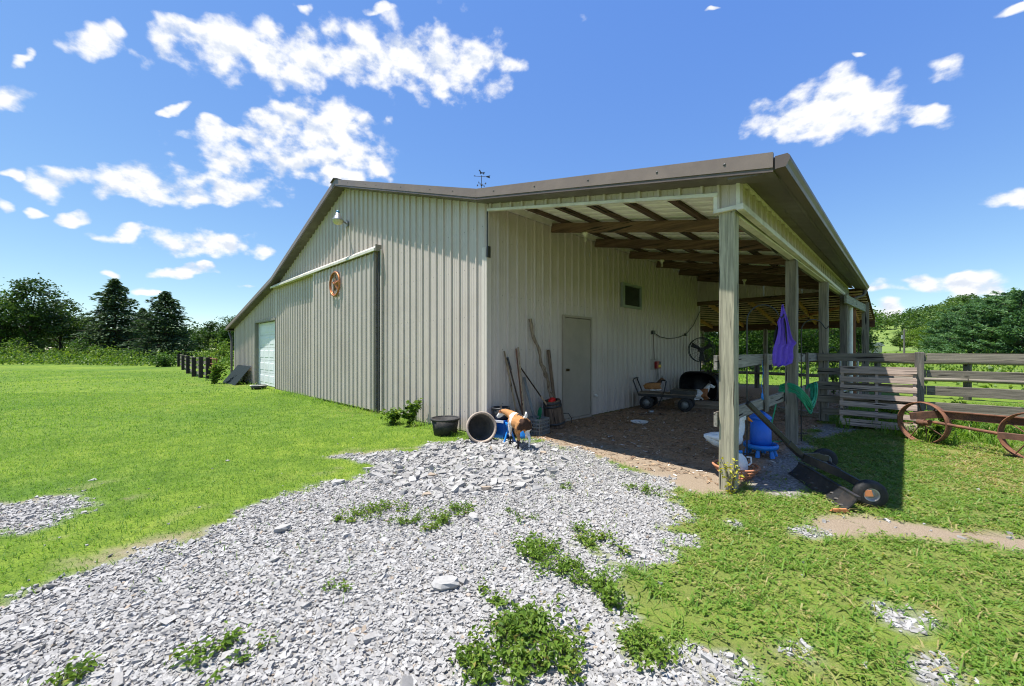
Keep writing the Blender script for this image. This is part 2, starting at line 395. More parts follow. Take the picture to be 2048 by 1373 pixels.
def make_ground():
    def axis(c0, c1, fine, lim):
        a = list(np.arange(c0, c1 + 1e-6, fine)); s = fine
        hi = [a[-1]]; 
        while hi[-1] < lim: s *= 1.16; hi.append(hi[-1] + s)
        s = fine; lo = [a[0]]
        while lo[-1] > -lim: s *= 1.16; lo.append(lo[-1] - s)
        return np.array(lo[:0:-1] + a + hi[1:])
    xs = axis(-3.0, 7.2, .06, 2600); ys = axis(-5.6, 6.5, .06, 2600)
    X, Y = np.meshgrid(xs, ys); nx, ny = len(xs), len(ys)
    Z = gz(X, Y); g, gr, li, ta, dr = masks(X, Y)
    Z = Z - g * .010
    v = np.stack([X, Y, Z], -1).reshape(-1, 3)
    i = np.arange(nx * ny).reshape(ny, nx)
    f = np.stack([i[:-1, :-1], i[:-1, 1:], i[1:, 1:], i[1:, :-1]], -1).reshape(-1, 4)
    m, nt, b = principled('ground')
    def at(n):
        a = nt.nodes.new('ShaderNodeAttribute'); a.attribute_name = n; return a.outputs['Fac']
    co = texco(nt)
    n_f = nz(nt, co, 30, 6, .7); n_m = nz(nt, co, 3.0, 5, .6); n_l = nz(nt, co, .22, 4, .55); n_xl = nz(nt, co, .05, 3, .5)
    lawn = ramp(nt, n_m, [(.25, (.066, .125, .02)), (.5, (.118, .195, .03)), (.75, (.18, .25, .05))])
    big = ramp(nt, n_l, [(.3, (.62, .76, .75)), (.7, (1.42, 1.25, 1.0))])
    lawn = mixc(nt, 1.0, lawn, big, 'MULTIPLY')
    n_ff = nz(nt, co, 150, 3, .6)
    fine = mixc(nt, 1.0, ramp(nt, n_f, [(.3, (.6, .65, .55)), (.65, (1.15, 1.12, 1.05))]), ramp(nt, n_ff, [(.35, (.55, .6, .5)), (.62, (1.25, 1.2, 1.1))]), 'MULTIPLY')
    lawn = mixc(nt, 1.0, lawn, fine, 'MULTIPLY')
    soil = ramp(nt, n_ff, [(.3, (.09, .11, .028)), (.7, (.20, .21, .06))])
    lawn = mixc(nt, mixc(nt, 1.0, at('rough'), ramp(nt, n_m, [(.35, (.9, .9, .9)), (.62, (.35, .35, .35))]), 'MULTIPLY'), lawn, soil)
    dryc = ramp(nt, n_f, [(.3, (.12, .10, .035)), (.7, (.30, .23, .10))])
    colr = mixc(nt, at('dry'), lawn, mixc(nt, .55, lawn, dryc))
    greyc = ramp(nt, n_f, [(.28, (.10, .088, .075)), (.5, (.22, .20, .18)), (.66, (.42, .40, .37))])
    colr = mixc(nt, at('grey'), colr, greyc)
    litc = ramp(nt, n_f, [(.3, (.19, .11, .06)), (.55, (.35, .225, .135)), (.72, (.50, .36, .23))])
    colr = mixc(nt, at('lit'), colr, litc)
    tanc = ramp(nt, n_ff, [(.3, (.17, .125, .085)), (.7, (.34, .275, .20))])
    colr = mixc(nt, at('tan'), colr, tanc)
    gvc = ramp(nt, n_ff, [(.3, (.20, .188, .172)), (.65, (.36, .342, .318))])
    colr = mixc(nt, at('gravel'), colr, gvc)
    nt.links.new(colr, b.inputs['Base Color']); b.inputs['Roughness'].default_value = .95
    b.inputs['Specular IOR Level'].default_value = .15
    bump(nt, b, n_f, .8, .02)
    o = mesh_np('ground', v, f, m, smooth=True)
    for n, a in (('gravel', g), ('grey', gr), ('lit', li), ('tan', ta), ('dry', dr), ('rough', sstep(X, 2.9, 3.4) * sstep(Y, -4.2, -3.4) * (np.hypot(X - 4, Y) < 9))):
        at_ = o.data.attributes.new(n, 'FLOAT', 'POINT'); at_.data.foreach_set('value', a.ravel().astype(np.float32))
    tag(o, kind='structure'); return o
ground = make_ground()

# ---- visible-ground sampling: only where the yard can be seen from about here
CAMXY = np.array([4.8, -4.32]); FW = np.array([-math.sin(R(44.4)), math.cos(R(44.4))]); RT = np.array([FW[1], -FW[0]])
def scatter(n, d0, d1, spread=1.42, side=1.0, power=1.0):
    """n points spread evenly over the yard between d0 and d1 metres ahead of the camera"""
    u = RNG.random(n * 2); d = np.sqrt(d0 ** 2 + (d1 ** 2 - d0 ** 2) * u)
    l = (RNG.random(n * 2) * 2 - 1) * (d * spread + side)
    keep = RNG.random(n * 2) < (d * spread + side) / (d1 * spread + side) * (d1 / np.maximum(d, .01)) ** power
    p = CAMXY + d[:, None] * FW + l[:, None] * RT
    return p[keep][:n]
def inside_barn(x, y): return (x < .03) & (x > -17.7) & (y > -.06) & (y < 9.6)

# ---- crushed stone
def make_stones():
    # crushed limestone: blocks with knocked-about corners
    ico = np.array([(-1,-1,-1),(1,-1,-1),(1,1,-1),(-1,1,-1),(-1,-1,1),(1,-1,1),(1,1,1),(-1,1,1)]) * .72
    icf = np.array([(0,2,1),(0,3,2),(4,5,6),(4,6,7),(0,1,5),(0,5,4),(1,2,6),(1,6,5),(2,3,7),(2,7,6),(3,0,4),(3,4,7)])
    pts = []; siz = []
    def put(p, lo, hi, skew=2.0):
        pts.append(p); siz.append(lo + (hi - lo) * RNG.random(len(p)) ** skew)
    n = 300000
    p = np.stack([RNG.uniform(-1.7, 5.2, n), RNG.uniform(-6, .9, n)], -1)
    g = masks(p[:, 0], p[:, 1])[0]
    rel = p - CAMXY; d = rel @ FW; l = rel @ RT
    vis = (d > .9) & (np.abs(l) < d * 1.5 + .8)
    near = np.clip(1.25 - d / 9, .35, 1)
    k = vis & (g > .12) & (RNG.random(n) < g ** 1.5 * near * .8)
    p = p[k]; put(p, .005, .0165, 1.5)
    mound = [(-.3,-1.9),(.7,-2.2),(1.6,-2.1),(2.0,-1.2),(1.7,-.3),(.9,.15),(.1,-.1),(.0,-.8)]
    n = 3600; q = np.stack([RNG.uniform(-.6, 2.6, n), RNG.uniform(-2.8, .5, n)], -1)
    sd = sdist(q[:, 0], q[:, 1], mound)
    q = q[(sd > -.25) & (RNG.random(n) < sstep(sd, -.3, .25)) & (masks(q[:, 0], q[:, 1])[0] > .5)]; put(q, .018, .055, 2.0)
    n = 600; q = np.stack([RNG.uniform(.2, 4.6, n), RNG.uniform(-5, .3, n)], -1)
    q = q[masks(q[:, 0], q[:, 1])[0] > .6]; put(q, .018, .034)
    # strays kicked into the grass and over the bare strips
    n = 9000; q = np.stack([RNG.uniform(-1.5, 6, n), RNG.uniform(-6, 5, n)], -1); mk = masks(q[:, 0], q[:, 1])
    q = q[(RNG.random(n) < .03 + .5 * mk[1] + .35 * mk[3] * (1 - mk[2]))]; put(q, .006, .022)
    P = np.concatenate(pts); S = np.concatenate(siz); k = len(P)
    v = ico[None] * (1 + (RNG.random((k, 8, 3)) - .5) * 1.15)
    v = v * (S[:, None, None] * np.stack([RNG.uniform(.85, 1.5, k), RNG.uniform(.7, 1.05, k), RNG.uniform(.4, .75, k)], -1)[:, None])
    # tumble: tilt a little, spin freely
    a = RNG.random(k) * 6.283; tl = RNG.normal(0, .24, k); tm = RNG.normal(0, .24, k)
    ca, sa = np.cos(a), np.sin(a)
    y1 = v[..., 1] * np.cos(tl)[:, None] - v[..., 2] * np.sin(tl)[:, None]; z1 = v[..., 1] * np.sin(tl)[:, None] + v[..., 2] * np.cos(tl)[:, None]
    x1 = v[..., 0] * np.cos(tm)[:, None] + z1 * np.sin(tm)[:, None]; z1 = -v[..., 0] * np.sin(tm)[:, None] + z1 * np.cos(tm)[:, None]
    x2 = x1 * ca[:, None] - y1 * sa[:, None]; y2 = x1 * sa[:, None] + y1 * ca[:, None]
    zb = gz(P[:, 0], P[:, 1]) - .010 * masks(P[:, 0], P[:, 1])[0] + S * .10 + RNG.random(k) * .006
    v = np.stack([x2 + P[:, :1], y2 + P[:, 1:2], z1 + zb[:, None]], -1).reshape(-1, 3)
    f = (icf[None] + (np.arange(k) * 8)[:, None, None]).reshape(-1, 3)
    tone = np.repeat(np.clip(RNG.normal(.55, .2, k), 0, 1), 12)
    m, nt, b = principled('crushed_stone')
    at = nt.nodes.new('ShaderNodeAttribute'); at.attribute_name = 'tone'
    c = ramp(nt, at.outputs['Fac'], [(0, (.17, .162, .152)), (.3, (.265, .255, .242)), (.7, (.345, .335, .32)), (.975, (.43, .42, .405)), (1, (.32, .26, .20))])
    n2 = ramp(nt, nz(nt, texco(nt), 60, 5, .65), [(.3, (.8, .8, .8)), (.7, (1.12, 1.12, 1.12))])
    nt.links.new(mixc(nt, 1.0, c, n2, 'MULTIPLY'), b.inputs['Base Color']); b.inputs['Roughness'].default_value = .9
    b.inputs['Specular IOR Level'].default_value = .25
    o = mesh_np('gravel', v, f, m, attr=tone)
    tag(o, 'grey crushed limestone gravel spread over the drive', 'gravel', kind='stuff')
    print('stones', k)
make_stones()

# ---- grass blades
mat_leaf('grass', [(0, (.055, .13, .018)), (.4, (.122, .245, .03)), (.75, (.195, .32, .05)), (.9, (.30, .34, .09)), (1, (.45, .37, .18))], .5, .5)
def blades(P, h, w, lean, tone, name, label, parent=None, droop=.35, cat='grass'):
    k = len(P); a = RNG.random(k) * 6.283; dx, dy = np.cos(a), np.sin(a)
    b = a + RNG.normal(1.57, .5, k); wx, wy = np.cos(b) * w / 2, np.sin(b) * w / 2
    base = np.stack([P[:, 0], P[:, 1], gz(P[:, 0], P[:, 1]) - .008], -1)
    ln = lean * h
    mid = base + np.stack([dx * ln * .4, dy * ln * .4, h * .62], -1)
    tip = base + np.stack([dx * ln, dy * ln, h * (1 - droop * RNG.random(k) * lean)], -1)
    W = np.stack([wx, wy, np.zeros(k)], -1)
    v = np.stack([base - W, base + W, mid + W * .8, mid - W * .8, tip], 1).reshape(-1, 3)
    t = np.array([(0, 1, 2), (0, 2, 3), (3, 2, 4)])
    f = (t[None] + (np.arange(k) * 5)[:, None, None]).reshape(-1, 3)
    o = mesh_np(name, v, f, MATS['grass'], attr=np.repeat(np.clip(tone, 0, 1), 3))
    tag(o, label, cat, kind='stuff'); return o
def make_grass():
    def bare(p):
        g, gr, li, ta, dr = masks(p[:, 0], p[:, 1])
        return np.clip(g * .96 + gr * .85 + li + ta * .88, 0, 1), dr
    # mown lawn west of the drive
    sets = []
    for n, d0, d1, h, w, cap in ((95000, 2.2, 6.5, .05, .0042, 0), (90000, 6.5, 13, .06, .008, 0), (45000, 13, 26, .07, .018, 0)):
        p = scatter(n, d0, d1)
        l = (p - CAMXY) @ RT; b, dr = bare(p)
        k = (RNG.random(len(p)) > b) & ~inside_barn(p[:, 0], p[:, 1])
        right = (p[:, 0] > 3.2) & (p[:, 1] > -3.6)
        k &= ~right
        p = p[k]; dr = dr[k]
        hh = h * RNG.uniform(.5, 1.15, len(p)); 
        # uncut fringe against the siding
        fr = (p[:, 1] > -.45) & (p[:, 0] < 0); hh = np.where(fr, hh * RNG.uniform(1.3, 3.0, len(p)), hh)
        tn = np.clip(.5 + noise_field(p[:, 0], p[:, 1], .6, 8) * .3 + noise_field(p[:, 0], p[:, 1], 4, 9) * .15 + RNG.normal(0, .13, len(p)) + dr * .1, 0, 1)
        sets.append((p, hh, np.full(len(p), w) * RNG.uniform(.7, 1.3, len(p)), RNG.uniform(.4, 1.7, len(p)), tn))
    a = [np.concatenate(x) for x in zip(*sets)]
    blades(*a, 'lawn_grass', 'short mown green grass of the lawn left of the barn'); print('lawn', len(a[0]))
    # rough grass on the right: coarse sprawling tufts
    c = scatter(19000, 1.3, 10.5); b, dr = bare(c)
    right = (c[:, 0] > 2.9) & ((c[:, 1] > -3.9))
    k = right & (RNG.random(len(c)) > b * 1.05) & (noise_field(c[:, 0], c[:, 1], 3.3, 12) > -.72)
    c = c[k]; dr = dr[k]
    m = 24; rep = np.repeat(np.arange(len(c)), m)
    dist = np.hypot(*(c - CAMXY).T)[rep]
    p = c[rep] + RNG.normal(0, 1, (len(rep), 2)) * (.03 + .035 * RNG.random(len(rep)))[:, None]
    b2, d2 = bare(p); kk = RNG.random(len(p)) > b2 * .85; p = p[kk]; rep = rep[kk]; dist = dist[kk]
    hh = RNG.uniform(.02, .06, len(p)) * (.7 + .6 * RNG.random(len(c)))[rep]
    tn = np.clip(.68 + RNG.normal(0, .16, len(c))[rep] + RNG.normal(0, .1, len(p)) + .38 * dr[rep] * RNG.random(len(p)), 0, 1)
    o = blades(p, hh, RNG.uniform(.004, .0095, len(p)) * (1 + dist / 14), RNG.uniform(.9, 2.6, len(p)), tn, 'rough_grass', 'rough weedy grass growing right of the drive', droop=.5)
    print('rough', len(p))
    # taller growth along the board fence and behind the wagon axle
    q = np.stack([RNG.uniform(3.9, 7.6, 9000), RNG.uniform(4.3, 8.2, 9000)], -1)
    k = noise_field(q[:, 0], q[:, 1], 1.6, 15) > -.1; q = q[k]
    blades(q, RNG.uniform(.08, .30, len(q)), RNG.uniform(.008, .02, len(q)), RNG.uniform(.3, 1.1, len(q)), np.clip(RNG.normal(.5, .17, len(q)), 0, 1), 'tall_grass', 'taller bright grass growing along the board fence')
make_grass()
# low broad-leaved ground cover between the grass on the right and along the gravel rim
def make_cover():
    p = scatter(52000, 1.2, 7.5, power=1.6); g, gr, li, ta, dr = masks(p[:, 0], p[:, 1])
    k = (p[:, 0] > 2.7) & (p[:, 1] > -3.9) & (RNG.random(len(p)) > np.clip(g * 1.05 + gr + li + ta, 0, 1)) & (noise_field(p[:, 0], p[:, 1], 2.6, 41) > -.22)
    p = p[k]; m = 5; rep = np.repeat(np.arange(len(p)), m); q = p[rep] + RNG.normal(0, .011, (len(rep), 2)); n = len(q)
    s = RNG.uniform(.0045, .011, n) * (1 + np.hypot(*(q - CAMXY).T) / 10); a = RNG.random(n) * 6.283; t = RNG.normal(0, .28, n)
    c = np.stack([q[:, 0], q[:, 1], gz(q[:, 0], q[:, 1]) + RNG.uniform(.006, .026, n)], -1)
    D = np.stack([np.cos(a), np.sin(a), np.sin(t) * .6], -1) * s[:, None]; W = np.stack([-np.sin(a), np.cos(a), RNG.normal(0, .22, n)], -1) * (s * .55)[:, None]
    v = np.stack([c - D, c + W, c + D, c - W], 1).reshape(-1, 3)
    o = mesh_np('ground_cover', v, np.arange(n * 4).reshape(-1, 4), MATS['grass'], attr=np.clip(np.repeat(RNG.normal(.78, .15, len(p)), m) + RNG.normal(0, .1, n), 0, .97))
    tag(o, 'low leafy ground cover mixed into the rough grass on the right', 'ground cover', kind='stuff'); print('cover', n)
make_cover()

# ---- litter trodden into the lean-to floor: straw, chips and feathers
def make_litter():
    n = 9000; p = np.stack([RNG.uniform(.1, 4.0, n), RNG.uniform(.1, 9.2, n)], -1)
    g, gr, li, ta, dr = masks(p[:, 0], p[:, 1]); p = p[(li + gr * .5) > .5]; k = len(p)
    a = RNG.random(k) * 6.283; ln = RNG.uniform(.008, .04, k); w = RNG.uniform(.002, .009, k)
    z = gz(p[:, 0], p[:, 1]) + RNG.uniform(.004, .014, k)
    D = np.stack([np.cos(a) * ln, np.sin(a) * ln, RNG.normal(0, .15, k) * ln], -1); W = np.stack([-np.sin(a) * w, np.cos(a) * w, RNG.normal(0, .4, k) * w], -1)
    c = np.stack([p[:, 0], p[:, 1], z], -1)
    v = np.stack([c - D - W, c + D - W, c + D + W, c - D + W], 1).reshape(-1, 3)
    f = np.arange(k * 4).reshape(-1, 4)
    m, nt, b = principled('floor_litter')
    at = nt.nodes.new('ShaderNodeAttribute'); at.attribute_name = 'tone'
    nt.links.new(ramp(nt, at.outputs['Fac'], [(0, (.10, .06, .038)), (.6, (.26, .17, .10)), (.94, (.45, .34, .22)), (.97, (.65, .61, .56)), (1, (.74, .72, .68))]), b.inputs['Base Color'])
    b.inputs['Roughness'].default_value = .95
    o = mesh_np('straw_litter', v, f, m, attr=RNG.random(k))
    tag(o, 'straw, wood chips and feathers littering the dirt under the lean-to', 'litter', kind='stuff')
make_litter()
# ================================================================ BARN
mat_plain('siding', (.525, .45, .395), .42, 0, .03, 3, .02, c2=(.48, .405, .35), spec=.45, objvar=.03)
mat_plain('siding_trim', (.61, .53, .465), .42, 0, .05, 5, .03, spec=.45)
mat_plain('cream_trim', (.64, .60, .52), .5, 0, .10, 8, .05, c2=(.46, .42, .32))
mat_plain('brown_metal', (.115, .085, .07), .45, 0, .08, 4, .04, c2=(.09, .066, .054), spec=.5)
mat_plain('rake_metal', (.20, .15, .122), .45, 0, .08, 4, .04, c2=(.165, .122, .10))
mat_plain('soffit_metal', (.10, .08, .066), .5, 0, .10, 6, .03, c2=(.16, .14, .125))
mat_plain('white_sheet', (.90, .87, .76), .5, 0, .04, 2.5, .03, c2=(.84, .81, .68))
mat_plain('olive_trim', (.20, .185, .15), .5, 0, .1, 8, .04)
mat_plain('dark_metal', (.035, .035, .036), .45, 0, .2, 10, .05)
mat_plain('garage_white', (.74, .77, .78), .45, 0, .04, 4, .02, c2=(.66, .68, .67))
mat_plain('door_paint', (.35, .29, .225), .55, 0, .07, 5, .05, c2=(.30, .25, .19))
mat_plain('vent_frame', (.25, .28, .25), .5, 0, .08, 6)
mat_plain('screw', (.05, .05, .05), .6)
mat_plain('pvc', (.70, .69, .64), .4, 0, .06, 5, .02, c2=(.55, .53, .47))
mat_plain('brass', (.10, .07, .03), .35, .9)
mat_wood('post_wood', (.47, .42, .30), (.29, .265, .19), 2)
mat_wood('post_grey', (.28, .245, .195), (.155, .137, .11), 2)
mat_wood('beam_wood', (.19, .115, .07), (.085, .052, .034), 0, objvar=.3)
mat_wood('purlin_wood', (.15, .095, .062), (.06, .042, .03), 1, objvar=.3)
mat_wood('header_wood', (.30, .30, .245), (.19, .19, .155), 1)
mat_wood('orange_wood', (.55, .27, .12), (.36, .17, .075), 1, knots=False)
mat_wood('pink_board', (.72, .52, .41), (.52, .35, .27), 0, objvar=.15)
mat_wood('dark_beam', (.10, .045, .025), (.05, .025, .016), 0)
mat_wood('log_bark', (.30, .13, .06), (.12, .05, .03), 2, objvar=.05)
m_, nt_, b_ = principled('dark_glass'); b_.inputs['Base Color'].default_value = (.03, .038, .034, 1); b_.inputs['Roughness'].default_value = .2; MATS['dark_glass'] = m_

barn = empty('barn', (-8.7, 4.6, 0), 0, 'long beige ribbed metal barn with brown trimmed gable roof and open lean-to', 'barn')
BO = Vector(barn.location)
def bp(mb, name, mat, bevel=0, parent=None):
    """link a barn part (world coordinates) under the barn"""
    o = mb.build(name, mat, parent or barn, bevel=bevel)
    if parent is None: o.location = -BO
    return o
EAVE_L, KL, AP, KR, EAVE_R = (-18.0, 2.43), (-10.78, 3.87), (-5.37, 5.63), (0.05, 3.87), (3.99, 3.08)
PROF = [EAVE_L, KL, AP, KR, EAVE_R]
def rz(x):
    for (x0, z0), (x1, z1) in zip(PROF, PROF[1:]):
        if x <= x1: return z0 + (z1 - z0) * (x - x0) / (x1 - x0)
    return z0 + (z1 - z0) * (x - x0) / (x1 - x0)
OV = .25; YB = 9.32                      # rake overhang, back of the barn
RIB = .2286
RPROF = [(0, 0), (.009, .029), (.034, .029), (.043, 0), (.098, 0), (.103, .0045), (.113, .0045), (.118, 0), (.166, 0), (.171, .0045), (.181, .0045), (.186, 0)]
def siding(org, U, Nn, length, zb, zt, mat='siding', name='wall_panel', ribs=4, start=0.0, parent=None, flip=False):
    """ribbed steel sheets, three feet wide, butted along a wall; zb, zt give the bottom and top edge"""
    org, U, Nn = Vector(org), Vector(U), Vector(Nn); w = RIB * ribs; u0 = -start; out = []
    while u0 < length - .004:
        us = []
        for k in range(ribs):
            for a, h in RPROF: us.append((u0 + k * RIB + a, h))
        us.append((u0 + w, 0))
        lo = max(u0, 0); hi = min(u0 + w, length)
        us = [(a, h) for a, h in us if lo <= a <= hi]
        if not us: u0 += w; continue
        if us[0][0] > lo + 1e-4: us.insert(0, (lo, 0))
        if us[-1][0] < hi - 1e-4: us.append((hi, 0))
        us = [(a if 0 < i < len(us) - 1 else (a + .001 if i == 0 else a - .001), h) for i, (a, h) in enumerate(us)]
        vs = []; fs = []
        for a, h in us:
            p = org + U * a + Nn * h
            vs.append((p.x, p.y, zb(a))); vs.append((p.x, p.y, max(zb(a) + .001, zt(a))))
        n = len(us)
        for i in range(n - 1): fs.append((2 * i, 2 * i + 2, 2 * i + 3, 2 * i + 1) if not flip else (2 * i, 2 * i + 1, 2 * i + 3, 2 * i + 2))
        mb = MB(); mb.add(vs, fs); out.append(bp(mb, name, mat, parent=parent)); u0 += w
    return out
# ---- gable wall (plane y = 0), running west from the corner
GX0, GX1 = -13.92, -11.19                # garage opening
def wtop(x): return rz(x) - .10
def zb_g(a):
    x = -a; return 2.50 if GX0 + .002 < x < GX1 - .002 else .02
siding((0, 0, 0), (-1, 0, 0), (0, -1, 0), -GX1, lambda a: .02, lambda a: wtop(-a), start=.012)
siding((GX1, 0, 0), (-1, 0, 0), (0, -1, 0), GX1 - GX0, lambda a: 2.50, lambda a: wtop(GX1 - a), start=.3)
siding((GX0, 0, 0), (-1, 0, 0), (0, -1, 0), 17.5 + GX0, lambda a: .02, lambda a: wtop(GX0 - a), start=.1)
# screw rows that dimple every rib
for zz in (.35, 1.15, 1.95, 2.75, 3.4):
    mb = MB()
    for k in range(0, 66):
        x = -.10 - k * RIB
        if wtop(x) < zz + .1 or (GX0 < x < GX1 and zz < 2.6) or (-7.3 < x < -3.4 and zz < 3.6): continue
        mb.lathe([(.0, .006), (.006, .004), (.008, 0)], 6, (x, -.001, zz), (0, -1, 0))
    tag(bp(mb, 'screw_row', 'screw'), kind='stuff')
# ---- side wall under the lean-to (plane x = 0)
def side_top(a): return 3.74
DY0, DY1 = 2.03, 2.945
siding((0, 0, 0), (0, 1, 0), (1, 0, 0), DY0, lambda a: .0, side_top, start=.0)
siding((0, DY0, 0), (0, 1, 0), (1, 0, 0), DY1 - DY0, lambda a: 2.05, side_top, start=.2)
siding((0, DY1, 0), (0, 1, 0), (1, 0, 0), YB - DY1, lambda a: .0, side_top, start=.2)
for zz in (.5, 1.4, 2.3, 3.2):
    mb = MB()
    for k in range(1, 40):
        y = .12 + k * RIB
        if y > YB - .1 or (DY0 - .1 < y < DY1 + .1 and zz < 2.1): continue
        mb.lathe([(.0, .006), (.006, .004), (.008, 0)], 6, (.001, y, zz), (1, 0, 0))
    tag(bp(mb, 'screw_row', 'screw'), kind='stuff')
# back and west walls (unseen from the drive but they close the building)
siding((0, YB, 0), (-1, 0, 0), (0, 1, 0), 17.5, lambda a: .0, lambda a: wtop(-a), ribs=16, flip=True)
siding((-17.5, 0, 0), (0, 1, 0), (-1, 0, 0), YB, lambda a: .0, lambda a: 2.4, ribs=16, flip=True)
# corner trims
mb = MB(); mb.box((-.085, -.026, .01), (.003, -.0215, 3.05)); mb.box((.0225, -.026, .01), (.027, .075, 2.88)); mb.box((.003, -.026, .01), (.0225, -.0215, 2.88)); bp(mb, 'corner_trim', 'siding_trim')
mb = MB(); mb.box((.004, -.004, 2.90), (.0225, .02, 3.62)); bp(mb, 'corner_slot', 'dark_metal')
mb = MB(); mb.box((.0305, -.02, 2.88), (.045, .045, 3.06)); bp(mb, 'bracket', 'dark_metal')
mb = MB(); mb.box((-17.53, -.026, .01), (-17.42, -.0215, 2.40)); mb.box((-17.535, -.026, .01), (-17.5301, .08, 2.40)); bp(mb, 'corner_trim', 'siding_trim')
mb = MB(); mb.box((-.0, YB - .08, .0), (.026, YB + .02, 3.7)); bp(mb, 'corner_trim', 'siding_trim')
# olive skirt board behind the foot of the gable siding
mb = MB(); mb.box((-11.1, .004, -.05), (.0, .03, .10)); bp(mb, 'skirt_board', 'olive_trim')
# ---- roof
def slope_slab(a, b, y0, y1, dz, t, name, mat, bevel=0):
    (x0, z0), (x1, z1) = a, b; mb = MB()
    mb.add([(x0, y0, z0 + dz), (x1, y0, z1 + dz), (x1, y1, z1 + dz), (x0, y1, z0 + dz), (x0, y0, z0 + dz - t), (x1, y0, z1 + dz - t), (x1, y1, z1 + dz - t), (x0, y1, z0 + dz - t)],
           [(0, 1, 2, 3), (7, 6, 5, 4), (0, 4, 5, 1), (1, 5, 6, 2), (2, 6, 7, 3), (3, 7, 4, 0)])
    return bp(mb, name, mat, bevel)
# ribbed roof sheets running down each slope
for a, b in zip(PROF[:3], PROF[1:4]):
    y = -OV + .02
    while y < YB + .2:
        y1 = min(y + .9144, YB + .25); mb = MB(); vs = []; fs = []; n = 0
        for k in range(4):
            for uu, h in ((0, 0), (.02, .019), (.045, .019), (.065, 0)):
                yy = y + k * RIB + uu
                if yy > y1: continue
                vs += [(a[0], yy, a[1] - .012 + h), (b[0], yy, b[1] - .012 + h)]; n += 1
        vs += [(a[0], y1, a[1] - .012), (b[0], y1, b[1] - .012)]; n += 1
        for i in range(n - 1): fs.append((2 * i, 2 * i + 1, 2 * i + 3, 2 * i + 2))
        mb.add(vs, fs); bp(mb, 'roof_panel', 'brown_metal'); y += .9144
# lean-to sheets: painted brown above, pale below
a, b = KR, EAVE_R; y = -OV + .02
while y < YB + .1:
    y1 = min(y + .9144, YB + .22)
    for nm, mat, dz in (('roof_panel', 'brown_metal', -.012), ('ceiling_sheet', 'white_sheet', -.030)):
        mb = MB(); vs = []; fs = []; n = 0
        for k in range(4):
            for uu, h in ((0, 0), (.02, .015), (.045, .015), (.065, 0), (.11, 0), (.115, .004), (.125, .004), (.13, 0)):
                yy = y + k * RIB + uu
                if yy > y1 - .001: continue
                vs += [(a[0] - .03, yy, a[1] + dz + h + .006), (b[0], yy, b[1] + dz + h)]; n += 1
        vs += [(a[0] - .03, y1 - .001, a[1] + dz + .006), (b[0], y1 - .001, b[1] + dz)]; n += 1
        for i in range(n - 1): fs.append((2 * i, 2 * i + 1, 2 * i + 3, 2 * i + 2) if nm == 'roof_panel' else (2 * i, 2 * i + 2, 2 * i + 3, 2 * i + 1))
        mb.add(vs, fs); bp(mb, nm, mat)
    y += .9144
# rake trim: pale brown band, groove and lip, one length per slope (two on the east main slope)
def rake(a, b, gap0=.0, gap1=.004):
    d = Vector((b[0] - a[0], 0, b[1] - a[1])); L_ = d.length; d.normalize()
    p0 = Vector((a[0], 0, a[1])) + d * gap0; p1 = Vector((b[0], 0, b[1])) - d * gap1
    def band(y0, y1, t0, t1, name, mat):
        mb = MB(); vs = []
        for p in (p0, p1):
            for y_, t in ((y0, t0), (y1, t0), (y1, t1), (y0, t1)): vs.append((p.x, y_, p.z + t))
        mb.add(vs, [(0, 1, 2, 3), (7, 6, 5, 4), (0, 4, 5, 1), (1, 5, 6, 2), (2, 6, 7, 3), (3, 7, 4, 0)]); return bp(mb, name, mat)
    r = band(-OV - .018, -OV + .018, -.105, .028, 'rake_trim', 'rake_metal')
    band(-OV - .006, -OV + .016, -.128, -.1055, 'rake_groove', 'soffit_metal')
    band(-OV - .014, -OV + .02, -.142, -.1285, 'rake_lip', 'brown_metal')
    band(-OV + .021, -.003, -.142, -.128, 'soffit', 'soffit_metal')
    return r
mid = (AP[0] + .48 * (KR[0] - AP[0]), AP[1] + .48 * (KR[1] - AP[1]))
for a, b in ((EAVE_L, KL), (KL, AP), (AP, mid), (mid, KR), (KR, EAVE_R)): rake(a, b)
# screw heads along the rake trim
mb = MB()
for x in (-5.15, -4.6, -3.7, -3.2, -2.2, -1.2, -.55, .45, 1.25, 2.1, 2.95, 3.6):
    mb.lathe([(0, .006), (.010, .004), (.013, 0)], 8, (x, -OV - .018, rz(x) - .035), (0, -1, 0))
tag(bp(mb, 'trim_screws', 'screw'), kind='stuff')
mb = MB(); mb.beam((AP[0] - .30, 0, AP[1] - .055), (AP[0] + .0, 0, AP[1] + .05), .001, .001)
mb = MB()
for s in (-1, 1):
    mb.add([(AP[0], -OV - .05, AP[1] + .055), (AP[0] + s * .2, -OV - .05, AP[1] - .01), (AP[0] + s * .2, YB + .25, AP[1] - .01), (AP[0], YB + .25, AP[1] + .055),
            (AP[0], -OV - .05, AP[1] + .04), (AP[0] + s * .2, -OV - .05, AP[1] - .025), (AP[0] + s * .2, YB + .25, AP[1] - .025), (AP[0], YB + .25, AP[1] + .04)],
           [(0, 1, 2, 3), (7, 6, 5, 4), (0, 4, 5, 1), (1, 5, 6, 2), (2, 6, 7, 3), (3, 7, 4, 0)])
bp(mb, 'ridge_cap', 'brown_metal')
